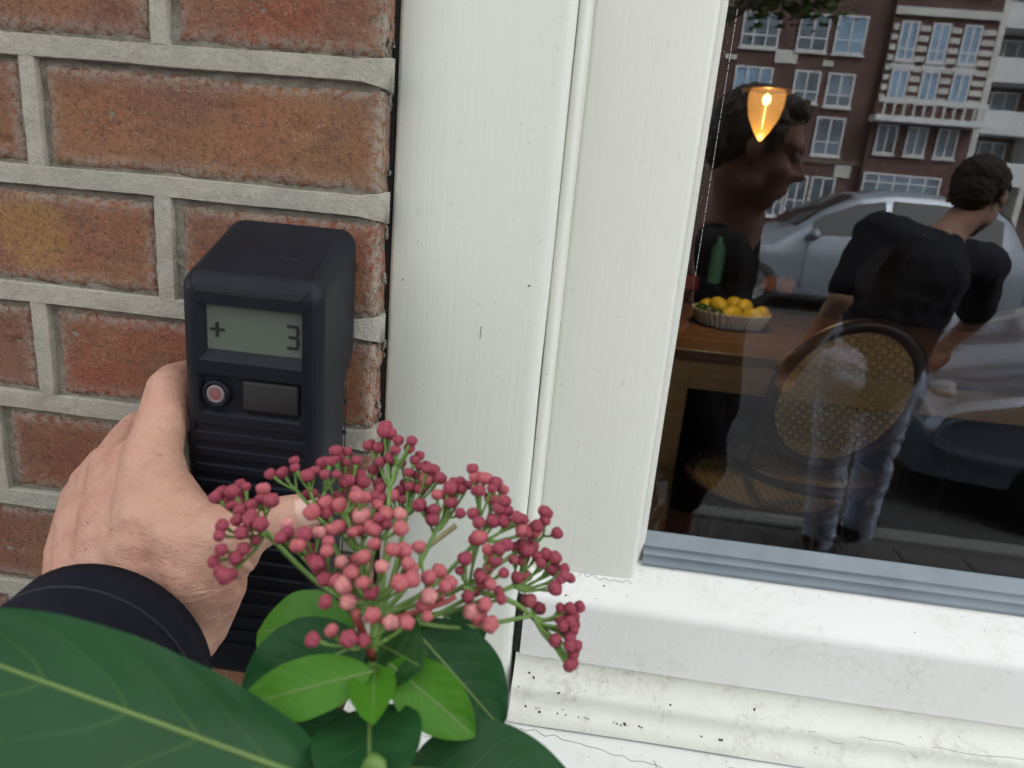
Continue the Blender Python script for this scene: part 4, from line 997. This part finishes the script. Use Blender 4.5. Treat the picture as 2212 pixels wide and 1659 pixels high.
bm = BM(); cane(bm, (sp_.x, sp_.y, FLZ+.445), (1, 0, 0), (0, 1, 0), .195, .195); tag(obj('seat_cane', bm, CANE, st, fix=False), kind='stuff')
for a in (.6, 2.2, 3.8, 5.3):
    bm = BM(); ring_tube(bm, [(sp_.x+math.cos(a)*.17, sp_.y+math.sin(a)*.17, FLZ+.435), (sp_.x+math.cos(a)*.21, sp_.y+math.sin(a)*.21, FLZ)], .014, 8); obj('leg', bm, BENT, st, True)
# black round-back chair on the far side
ch = empty('black_chair', (0, 0, 0), label='black upholstered chair with rounded back across the table', cat='chair'); cb = at(1955, 600, Y=2.75); ch.location = (cb.x, 2.75, FLZ)
BL3 = plain('black_upholstery', (.006, .006, .006), .8)
bm = BM(); ell(bm, (cb.x, 2.75, cb.z-.03), (.20, .035, .19)); link('backrest', fuse(bm, .012, 3), BL3, ch, True)
bm = BM(); box(bm, cb.x-.21, cb.x+.21, 2.40, 2.78, FLZ+.42, FLZ+.48, .02, 3); obj('seat', bm, BL3, ch)
for sx in (-.18, .18):
    for y in (2.43, 2.75): bm = BM(); ring_tube(bm, [(cb.x+sx, y, FLZ+.42), (cb.x+sx*1.1, y, FLZ)], .014, 8); obj('leg', bm, BL3, ch)
    bm = BM(); ring_tube(bm, [(cb.x+sx*.7, 2.76, FLZ+.45), (cb.x+sx*.7, 2.77, cb.z-.05)], .012, 8); obj('back_post', bm, BL3, ch)

# ------------------------------------------------------------------ the street outside (seen in the pane)
GZ = .12
ASPH = plain('asphalt', (.05, .05, .052), .9, .2, 4, bump=.4, bscale=90, bd=.004)
PAVE = plain('paving', (.10, .097, .094), .9, .2, 5, bump=.3, bscale=60, bd=.002)
bm = BM(); vs = [bm.verts.new(p) for p in ((-260, -320, -.004), (260, -320, -.004), (260, 90, -.004), (-260, 90, -.004))]; bm.faces.new(vs); struct('ground', bm, plain('ground_soil', (.09, .085, .075), .95))
bm = BM(); vs = [bm.verts.new(p) for p in ((-80, -26, .0), (80, -26, .0), (80, -2.9, .0), (-80, -2.9, .0))]; bm.faces.new(vs); struct('road', bm, ASPH)
bm = BM(); box(bm, -60, 60, -2.8, .011, -.01, GZ-.02); pv = struct('pavement', bm, PAVE)
TILE = plain('paving_tile', (.105, .10, .097), .9, .25, 3, bump=.3, bscale=60, bd=.002)
bm = BM(); box(bm, -.148, .148, -.148, .148, 0, .024, .004, 1); tm = bpy.data.meshes.new('paving_tile'); bm.to_mesh(tm); bm.free(); tm.materials.append(TILE)
for i in range(-4, 15):
    for j in range(9):
        o = bpy.data.objects.new('paving_tile', tm); col.objects.link(o); o.parent = pv; o.location = (i*.3+(.15 if j % 2 else 0), -.16-j*.3, GZ-.024+rnd.uniform(-.001, .001))
bm = BM(); box(bm, -60, 60, -2.92, -2.801, -.01, GZ, .012); struct('kerb', bm, plain('kerb_stone', (.22, .22, .215), .9))
bm = BM(); box(bm, -60, 60, -39, -26, -.01, .11); struct('far_pavement', bm, PAVE)

# houses across the street
BRK = plain('facade_brick', (.135, .080, .070), .9, .25, 1.2, bump=.2, bscale=12, bd=.01); STONE = plain('facade_stone', (.66, .66, .63), .8, .12, 1); WHT = plain('facade_white', (.76, .78, .80), .6, .06, 2)
t = NT('far_pane'); PANE = t.set(color=t.ramp(t.noise(.6, 2), (.35, (.05, .07, .085)), (.7, (.24, .33, .42))), rough=.12, spec=.6)  # bluish patches put reflected sky into the pane colour
SKYPANE = plain('sky_blue_pane', (.28, .42, .58), .8, .2, 1)  # light blue pane fill, sky reflection painted as flat colour
DKL = plain('loggia_dark', (.05, .05, .05), .9)
BY = -40.0
def Z1(zx, zy): p = mir(1347.9+zx*.3906, zy*.3906, BY); return p.x, p.z
def window_at(parent, x0, x1, z0, z1, cols=2, rows=(.35,), y=BY, mpane=None, deep=.12):
    f = .09; bm = BM()
    box(bm, x0, x0+f, y+.02, y+.10, z0, z1); box(bm, x1-f, x1, y+.02, y+.10, z0, z1); box(bm, x0+f, x1-f, y+.02, y+.10, z1-f, z1); box(bm, x0+f, x1-f, y+.02, y+.10, z0, z0+f)
    for i in range(1, cols): xm = x0+(x1-x0)*i/cols; box(bm, xm-.04, xm+.04, y+.025, y+.095, z0+f, z1-f)
    for r_ in rows: zm = z0+(z1-z0)*r_; box(bm, x0+f, x1-f, y+.03, y+.09, zm-.035, zm+.035)
    w = obj('window', bm, WHT, parent)
    bm = BM(); box(bm, x0+f*.5, x1-f*.5, y+.04, y+.06, z0+f*.5, z1-f*.5); obj('pane', bm, mpane or PANE, w)
    bm = BM(); box(bm, x0-.06, x1+.06, y+.005, y+.16, z0-.10, z0); obj('sill', bm, STONE, w)
xa = Z1(1370, 600)[0]; xb = Z1(1935, 600)[0]
# left: dark brick house
hA = empty('apartment_house', (xa-5, BY-4, 0), label='dark red brick house with tall white windows and flush bays across the street', cat='house')
bm = BM(); box(bm, xa-16, xa, BY-9, BY, .0, 16); obj('wall', bm, BRK, hA)
bm = BM(); box(bm, xa-16, xa, BY-8.99, BY+.35, 16, 16.4); box(bm, xa-15.5, xa-.5, BY-8, BY-.5, 16.4, 18.5); obj('roof', bm, plain('slate', (.06, .06, .065), .7), hA)
for (a, b, c, d, n) in ((650, 860, 275, 60, 3), (960, 1130, 295, 70, 2), (1165, 1335, 310, 80, 2), (600, 810, 580, 360, 3), (930, 1075, 575, 385, 2), (1112, 1262, 600, 400, 2), (1045, 1205, 870, 640, 2), (890, 1000, 1190, 960, 2), (1015, 1150, 1190, 970, 2), (790, 880, 1200, 960, 2), (640, 760, 860, 640, 2), (830, 960, 870, 640, 2)):
    x0, zt = Z1(a, d); x1, zb = Z1(b, c); x0b, _ = Z1(a, c); xm0, xm1 = (x0+x0b)/2, (x1+Z1(b, d)[0])/2
    window_at(hA, xm0, xm1, zb, zt, n, (.36,), mpane=SKYPANE if (a, d) in ((600, 360), (1165, 80)) else None)
for i in range(7):
    for zz in (1.0, 4.0, 7.0, 10.2, 13):
        x0 = xa-15.5+i*1.7
        if x0 < Z1(560, 300)[0]-1.6: window_at(hA, x0, x0+1.05, zz, zz+1.8, 2)
for x in range(4): window_at(hA, xa-5.2+x*1.25, xa-4.3+x*1.25, 13.2, 15, 2)
for (a, b, c, d) in ((840, 950, 355, 275), (1100, 1150, 370, 335), (560, 620, 330, 300), (1170, 1240, 985, 890)):
    x0, zt = Z1(a, d); x1, zb = Z1(b, c); bm = BM(); box(bm, x0, x1, BY+.001, BY+.09, zb, zt); obj('stone_block', bm, STONE, hA)
zb = Z1(1100, 890)[1]; bm = BM(); box(bm, xa-16, xa, BY+.001, BY+.12, zb-.12, zb+.1); obj('string_course', bm, plain('brown_stone', (.20, .15, .13), .9), hA)
# a further terrace to the left, beyond the brick house
hD = empty('apartment_house', (xa-30, BY-4, 0), label='plain brown brick terrace beyond the dark red house', cat='house')
bm = BM(); box(bm, xa-60, xa-16.02, BY-9, BY-.3, 0, 14.5); obj('wall', bm, plain('brown_brick', (.15, .10, .08), .9, .2, 1.2), hD)
bm = BM(); box(bm, xa-60, xa-16.02, BY-8.99, BY, 14.5, 14.9); obj('roof', bm, STONE, hD)
for i in range(18):
    for zz in (1.0, 4.2, 7.4, 10.6): window_at(hD, xa-59+i*2.4, xa-57.9+i*2.4, zz, zz+1.9, 2, (.4,), BY-.3)
# middle: banded house with a balcony
hB = empty('apartment_house', ((xa+xb)/2, BY-4, 0), label='house banded in brick and white stone with a long balcony across the street', cat='house')
BY2 = BY+.4
bm = BM(); box(bm, xa, xb, BY-9, BY2, .0, 17); obj('wall', bm, BRK, hB)
bm = BM(); box(bm, xa, xb, BY-8.9, BY2+.4, 17, 17.5); obj('roof', bm, STONE, hB)
W2 = xb-xa; wx = [xa+W2*f for f in (.17, .47, .77)]
zU0, zU1 = Z1(1600, 350)[1], Z1(1600, 130)[1]; zM0, zM1 = Z1(1600, 575)[1], Z1(1600, 395)[1]; zL0, zL1 = Z1(1560, 865)[1], Z1(1560, 700)[1]
for x in wx:
    window_at(hB, x-.42, x+.42, zU0, zU1, 2, (.3,), BY2, SKYPANE); window_at(hB, x-.42, x+.42, zM0, zM1, 2, (), BY2, SKYPANE); window_at(hB, x-.5, x+.5, zL0, zL1, 2, (), BY2)
    window_at(hB, x-.5, x+.5, zU1+1.3, zU1+3.2, 2, (.3,), BY2)
    bm = BM(); box(bm, x-.55, x+.55, BY2+.001, BY2+.11, zM1+.02, zU0-.12); obj('spandrel', bm, WHT, hB)
n = 8; hh = (zU1-zM0)/n/2
for i in range(n):
    z = zM0+hh*2*i+hh*.2
    for (p, q) in ((xa+.05, wx[0]-.50), (wx[0]+.50, wx[1]-.50), (wx[1]+.50, wx[2]-.50), (wx[2]+.50, xb-.05)):
        if q-p > .1: bm = BM(); box(bm, p, q, BY2+.001, BY2+.06, z, z+hh*1.1); obj('stone_band', bm, STONE, hB)
zt = zU1+.25; bm = BM(); box(bm, xa, xb, BY2+.001, BY2+.2, zt, zt+.35); obj('cornice', bm, STONE, hB)
zr1 = zM0-.05; zr0 = Z1(1600, 690)[1]
bm = BM(); box(bm, xa-.2, xb, BY2, BY2+1.0, zr0-.05, zr0+.22); obj('balcony_slab', bm, WHT, hB)
bm = BM(); box(bm, xa-.2, xb, BY2+.9, BY2+1.0, zr1-.12, zr1+.1); obj('balcony_rail', bm, WHT, hB)
m_ = int((xb-xa)/.42)
for i in range(m_):
    x = xa+.1+i*(xb-xa-.2)/(m_-1); bm = BM(); box(bm, x-.05, x+.05, BY2+.91, BY2+.99, zr0+.22, zr1-.12); obj('baluster', bm, STONE, hB)
x0, z1_ = Z1(1310, 950); x1, _ = Z1(1740, 960); z0_ = z1_-2.2
window_at(hB, x0, x1, z0_, z1_, 5, (.8,), BY2)
# right: white house with loggias
hC = empty('apartment_house', (xb+6, BY-4, 0), label='pale house with deep loggias and white parapets across the street', cat='house')
bm = BM(); box(bm, xb, xb+26, BY-9, BY-1.2, 0, 17); obj('wall', bm, plain('pale_brick', (.24, .17, .15), .9, .2, 2), hC)
bm = BM(); box(bm, xb, xb+26, BY-8.9, BY+.5, 17, 17.4); obj('roof', bm, STONE, hC)
zp = [Z1(2000, y)[1] for y in (720, 430)]; step = zp[1]-zp[0]
for i in range(10):
    x = xb+.02+i*2.9; bm = BM(); box(bm, x, x+.3, BY-1.2, BY+.42, 0, 17); obj('pier', bm, STONE, hC)
    for k in range(-1, 5):
        z = zp[0]+step*k
        if z < 0 or z > 15.5: continue
        bm = BM(); box(bm, x+.3, x+2.9, BY-1.2, BY+.40, z-.2, z+.02); box(bm, x+.3, x+2.9, BY+.28, BY+.41, z+.021, z+.92); obj('parapet', bm, WHT, hC)
        window_at(hC, x+.55, x+2.5, z+.1, z+2.0, 3, (), BY-1.18)

# ------------------------------------------------------------------ parked cars
def make_car(loc, label, body_m, sc=1.0):
    car = empty('parked_car', loc, label=label, cat='car')
    L, W = 4.2*sc, .87*sc
    top = [(0, .62), (.10, .74), (.5, .88), (.95, 1.0), (1.15, 1.06), (1.55, 1.36), (1.95, 1.56), (2.4, 1.64), (3.0, 1.64), (3.6, 1.56), (3.85, 1.42), (4.1, 1.02), (4.2, .70)]
    def zt(x):
        x /= sc
        for (a, b), (c, d) in zip(top, top[1:]):
            if a <= x <= c: return (b+(d-b)*((x-a)/(c-a)))*sc
        return top[-1][1]*sc
    def wid(x):
        u = x/L; return W*(1-.16*max(0, 1-u/.12)**2-.12*max(0, (u-.92)/.08)**2)
    def ring(x, g=0):
        z = zt(x); w = wid(x); belt = min(.98*sc, z-.07*sc); wg = w*(.97-.20*max(0, (z-belt-.07*sc))/(.6*sc))
        pts = [(w*.93, .24*sc), (w*.995, .42*sc), (w, .70*sc if belt > .75*sc else belt*.8), (w*.985, belt), (wg, z-.07*sc), (wg*.90, z-.015*sc), (wg*.5, z+.012*sc), (0, z+.018*sc)]
        full = [(y, zz) for y, zz in pts]+[(-y, zz) for y, zz in pts[-2::-1]]
        return [Vector((loc[0]+x, loc[1]+y*(1+g/w if w else 1), loc[2]+zz+(g if zz > belt else 0))) for y, zz in full]
    N = 64; bm = BM(); rows = [[bm.verts.new(p) for p in ring(L*i/N)] for i in range(N+1)]
    for A, B in zip(rows, rows[1:]):
        for k in range(len(A)-1): bm.faces.new((A[k], A[k+1], B[k+1], B[k]))
    bm.faces.new(rows[0]); bm.faces.new(rows[-1][::-1]); obj('body', bm, body_m, car, True)
    def patch(nm, x0, x1, k0, k1, m, ta=.12, tb=.90, taper=0):
        bm = BM(); n = 14; R_ = []
        for i in range(n+1):
            x = (x0+(x1-x0)*i/n)*sc; r = ring(x, .007); a, b = r[k0], r[k1]
            R_.append([bm.verts.new(a.lerp(b, ta)), bm.verts.new(a.lerp(b, (ta+tb)/2)), bm.verts.new(a.lerp(b, tb))])
        for A, B in zip(R_, R_[1:]):
            for k in range(2): bm.faces.new((A[k], A[k+1], B[k+1], B[k]))
        return obj(nm, bm, m, car, True)
    for k0, k1 in ((3, 4), (11, 10)):
        patch('side_window', 1.42, 2.30, k0, k1, CGLASS); patch('side_window', 2.38, 3.2, k0, k1, CGLASS); patch('side_window', 3.28, 3.75, k0, k1, CGLASS)
    for nm, x0, x1 in (('windscreen', 1.22, 1.92), ('rear_window', 3.66, 3.98)):
        bm = BM(); n = 10; R_ = []
        for i in range(n+1):
            r = ring((x0+(x1-x0)*i/n)*sc, .007); R_.append([bm.verts.new(r[k]+Vector((0, 0, .008))) for k in (5, 6, 7, 8, 9)])
        for A, B in zip(R_, R_[1:]):
            for k in range(4): bm.faces.new((A[k], A[k+1], B[k+1], B[k]))
        obj(nm, bm, CGLASS, car, True)
    for x in (.78*sc, 3.38*sc):
        for s in (-1, 1):
            c = Vector((loc[0]+x, loc[1]+s*(W-.07), loc[2]+.31*sc)); rm = Matrix.Translation(c) @ Matrix.Rotation(R(90)*s*-1, 4, 'X')
            bm = BM(); lathe(bm, [(.21*sc, -.10), (.30*sc, -.10), (.315*sc, -.05), (.315*sc, .06), (.29*sc, .095), (.21*sc, .09)], 36); bmesh.ops.transform(bm, matrix=rm, verts=bm.verts); w = obj('wheel', bm, BLK2, car, True)
            bm = BM(); lathe(bm, [(.21*sc, .06), (.19*sc, .085), (.05*sc, .06), (0, .065)], 10, flute=lambda a, j: 1); bmesh.ops.transform(bm, matrix=rm, verts=bm.verts); obj('rim', bm, plain('alloy', (.4, .4, .42), .35, metal=.8), w)
    for s in (-1, 1):
        bm = BM(); ell(bm, (loc[0]+.13*sc, loc[1]+s*W*.68, loc[2]+.70*sc), (.10*sc, .12*sc, .05*sc)); obj('headlight', bm, plain('headlight_glass', (.25, .27, .29), .1), car, True)
        bm = BM(); ell(bm, (loc[0]+4.13*sc, loc[1]+s*W*.75, loc[2]+.92*sc), (.07*sc, .10*sc, .15*sc)); obj('tail_light', bm, plain('tail_red', (.3, .02, .02), .2), car, True)
        bm = BM(); ell(bm, (loc[0]+1.42*sc, loc[1]+s*(W+.10), loc[2]+1.02*sc), (.07*sc, .10*sc, .075*sc)); obj('wing_mirror', bm, body_m, car, True)
        for x in (1.38, 2.34, 3.22):
            bm = BM(); ring_tube(bm, [Vector((loc[0]+x*sc, loc[1]+s*(W*.998), loc[2]+z*sc)) for z in (.30, .5, .7, .95)], .006, 5); obj('door_seam', bm, DARK, car)
    return car
t = NT('silver_car_paint'); SILV = t.set(color=(.30, .34, .40), rough=.28, coat=.8, metal=.25)
t = NT('blue_car_paint'); WCAR = t.set(color=(.26, .31, .40), rough=.16, coat=1.0, metal=.85)
t = NT('car_glass'); CGLASS = t.set(color=(.02, .025, .03), rough=.05, spec=.7)
p = mir(1490, 505, -12.0); make_car((p.x, -12.0, 0), 'silver people carrier parked farther along the street behind the bending man', SILV, 1.18)
p = mir(1960, 715, -3.9); make_car((p.x, -4.15, 0), 'blue grey metallic car parked at the kerb with its bonnet catching the sky', WCAR, 1.0)

# ------------------------------------------------------------------ two men reflected in the pane
def man(label, J, face, top_m, leg_m, hair_m, hs_=1.05, sleeves='short'):
    root = empty('person', (J['pelvis'].x, J['pelvis'].y, GZ), label=label, cat='person'); bm = BM()
    P, rot = head_forms(bm, J['head'], face, s=hs_)
    balls(bm, J['neck'], J['head']+rot @ Vector((0, -.02, -.06)), .060, .056)
    balls(bm, J['chest'], J['neck'], .12, .07); balls(bm, J['chest'], J['pelvis'], .135, .14)
    balls(bm, J['sl'], J['sr'], .065, .065)
    for s in 'lr':
        balls(bm, J['s'+s], J['e'+s], .052, .042); balls(bm, J['e'+s], J['w'+s], .041, .028)
        balls(bm, J['h'+s], J['k'+s], .088, .060); balls(bm, J['k'+s], J['a'+s], .058, .040)
    m1 = fuse(bm, .0085, 5); bm = BM()
    for s, sg in (('l', 1), ('r', -1)):
        d = (J['w'+s]-J['e'+s]).normalized(); sd_ = d.cross(Vector((0, 1, 0))).normalized()
        hand_forms(bm, J['w'+s], J['w'+s]+d*.085, sd_*sg, .4)
    m2 = fuse(bm, .0045, 4); b = BM(); b.from_mesh(m1); b.from_mesh(m2); me = bpy.data.meshes.new('body'); b.to_mesh(me); b.free()
    link('body', me, SKIN, root, True)
    bm = BM(); hair_forms(bm, P, rot, hs_); link('hair', rough(rough(fuse(bm, .005, 2), .006, 60), .004, 150), hair_m, root, True)
    bm = BM(); balls(bm, J['chest'], J['chest'].lerp(J['neck'], .75), .145, .085); balls(bm, J['chest'], J['pelvis']+Vector((0, 0, -.04)), .155, .172); balls(bm, J['sl'], J['sr'], .082, .082)
    for s in 'lr':
        e = J['s'+s].lerp(J['e'+s], .8) if sleeves == 'short' else J['e'+s]
        balls(bm, J['s'+s], e, .075, .064)
        if sleeves != 'short': balls(bm, J['e'+s], J['w'+s].lerp(J['e'+s], .06), .062, .046)
    link('shirt', rough(fuse(bm, .010, 5), .012, 11, (1.4, 1.4, .6)), top_m, root, True)
    bm = BM(); balls(bm, J['pelvis']+Vector((0, 0, .02)), J['pelvis']-Vector((0, 0, .05)), .155, .15)
    for s in 'lr': balls(bm, J['h'+s], J['k'+s], .108, .080); balls(bm, J['k'+s], J['a'+s]-Vector((0, 0, .05)), .080, .072)
    link('trousers', rough(fuse(bm, .010, 5), .011, 12, (.7, .7, 1.6)), leg_m, root, True)
    for s in 'lr':
        bm = BM(); tdir = Vector((face[0], face[1], 0)).normalized(); a = J['a'+s]; a = Vector((a.x, a.y, GZ+.05)); balls(bm, a-tdir*.05, a+tdir*.17+Vector((0, 0, -.01)), .047, .038); link('shoe', fuse(bm, .007, 4), SHOE, root, True)
    for k in (-1, 1):
        bm = BM(); ell(bm, P(k*.030, .0765, .006), (.0125*hs_,)*3, sub=2); obj('eye', bm, plain('eye', (.25, .22, .2), .2), root, True)
    return root
V = Vector
h = mir(1637, 320, -1.25); nk = mir(1588, 470, -1.30)
J = dict(head=h, neck=nk, chest=V((nk.x-.06, -1.36, nk.z-.24)), pelvis=V((nk.x-.18, -1.42, 1.0)))
J.update(sl=J['neck']+V((-.06, .20, -.10)), sr=J['neck']+V((-.02, -.20, -.10)))
J.update(el=J['sl']+V((.03, .04, -.29)), er=J['sr']+V((.05, -.03, -.29))); J.update(wl=J['el']+V((-.02, -.03, -.24)), wr=J['er']+V((-.02, .03, -.24)))
for s, dy in (('l', .1), ('r', -.1)): J['h'+s] = J['pelvis']+V((0, dy, -.05)); J['k'+s] = V((J['pelvis'].x+.03, J['pelvis'].y+dy*1.1, .60)); J['a'+s] = V((J['pelvis'].x-.01, J['pelvis'].y+dy*1.2, GZ+.09))
DARKT = plain('charcoal_shirt', (.020, .020, .022), .9, .2, 30); DARKP = plain('charcoal_trousers', (.025, .024, .026), .9, .2, 30)
man('grey haired man in dark shirt leaning forward, profile mirrored in the glass', J, (.95, .10, -.28), DARKT, DARKP, HAIRG, 1.0, 'long')
YM = -2.15
J = dict(head=mir(2110, 425, YM-.12), neck=mir(2035, 520, YM-.05), chest=mir(1985, 600, YM), pelvis=mir(1880, 770, YM-.05))
J.update(sl=mir(1895, 510, YM+.05), sr=mir(2125, 575, YM-.15)); J.update(el=mir(1815, 645, YM+.12), wl=mir(1735, 760, YM+.05), er=mir(2105, 690, YM-.25), wr=mir(2045, 745, YM-.25))
J['hl'] = mir(1830, 800, YM); J['hr'] = mir(1925, 810, YM-.1); J['kl'] = mir(1798, 950, YM-.2); J['kr'] = mir(1895, 960, YM-.30); J['al'] = mir(1775, 1115, -2.62); J['ar'] = mir(1860, 1105, -2.75)
for s in 'lr': J['a'+s].z = GZ+.10
DENIM = plain('pale_denim', (.46, .52, .68), .85, .25, 18, bump=.3, bscale=40, bd=.01)
man('man in navy shirt and pale jeans stooping with his back turned, mirrored in the glass', J, (.62, -.70, -.30), plain('navy_shirt', (.012, .014, .026), .9, .2, 20), DENIM, HAIRB, 1.05)

# ------------------------------------------------------------------ street tree, lowest branches over the road
LFT = NT('tree_leaf'); LFT = LFT.set(color=LFT.ramp(LFT.noise(3, 3), (.3, (.045, .085, .014)), (.7, (.10, .17, .03))), rough=.6)
TY = -9.5; tp = mir(1715, 10, TY); tb = mir(1455, 600, TY)
tree = empty('street_tree', (tb.x, TY, 0), label='street tree whose leafy branch hangs across the brick house', cat='tree')
bm = BM(); ring_tube(bm, bez([(tb.x, TY, 0), (tb.x+.05, TY, 2.5), (tb.x-.05, TY+.1, 5.0), (tb.x+.1, TY, 8)], 8), [.2-.13*i/24 for i in range(25)], 12)
limbs = []
for i in range(12):
    a = i*2.4; z = 3.6+i*.38; e = V((tb.x+math.cos(a)*2.4, TY+math.sin(a)*2.2, z+1.2)); limbs.append(e); ring_tube(bm, bez([(tb.x, TY, z), ((tb.x+e.x)/2, (TY+e.y)/2, z+.9), e], 6), [.06-.045*k/12 for k in range(13)], 7)
e = tp+V((.2, 0, .45)); ring_tube(bm, bez([(tb.x, TY, 4.3), ((tb.x+e.x)/2, TY, 5.0), e, tp+V((0, 0, .1))], 8), [.05-.04*k/24 for k in range(25)], 7)
obj('trunk', bm, plain('bark', (.10, .085, .065), .95, .3, 20, bump=.6, bscale=40, bd=.01), tree, True)
bm = BM()
def leaves(c, r, n):
    for _ in range(n):
        d = V((rnd.gauss(0, 1), rnd.gauss(0, 1), rnd.gauss(0, .7))); p = V(c)+d*r*.5; s = rnd.uniform(.05, .09)
        m = Matrix.Translation(p) @ Matrix.Rotation(rnd.random()*6.3, 4, 'Z') @ Matrix.Rotation(rnd.gauss(0, .9), 4, 'X')
        bm.faces.new([bm.verts.new(m @ V(q)) for q in ((-s, 0, 0), (-s*.2, -s*.45, .01), (s, 0, -.02), (-s*.2, s*.45, .01))])
for e in limbs:
    for _ in range(5): leaves(e+V((rnd.gauss(0, .5), rnd.gauss(0, .5), rnd.gauss(0, .4)+.3)), .6, 110)
for k in range(7): leaves(tp+V((rnd.uniform(-.55, .55), rnd.uniform(-.4, .4), rnd.uniform(.02, .5))), .42, 90)
leaves(tp+V((.1, 0, -.05)), .3, 70); leaves(tp+V((-.35, 0, -.08)), .22, 40)
tag(obj('crown', bm, LFT, tree, fix=False), kind='stuff')
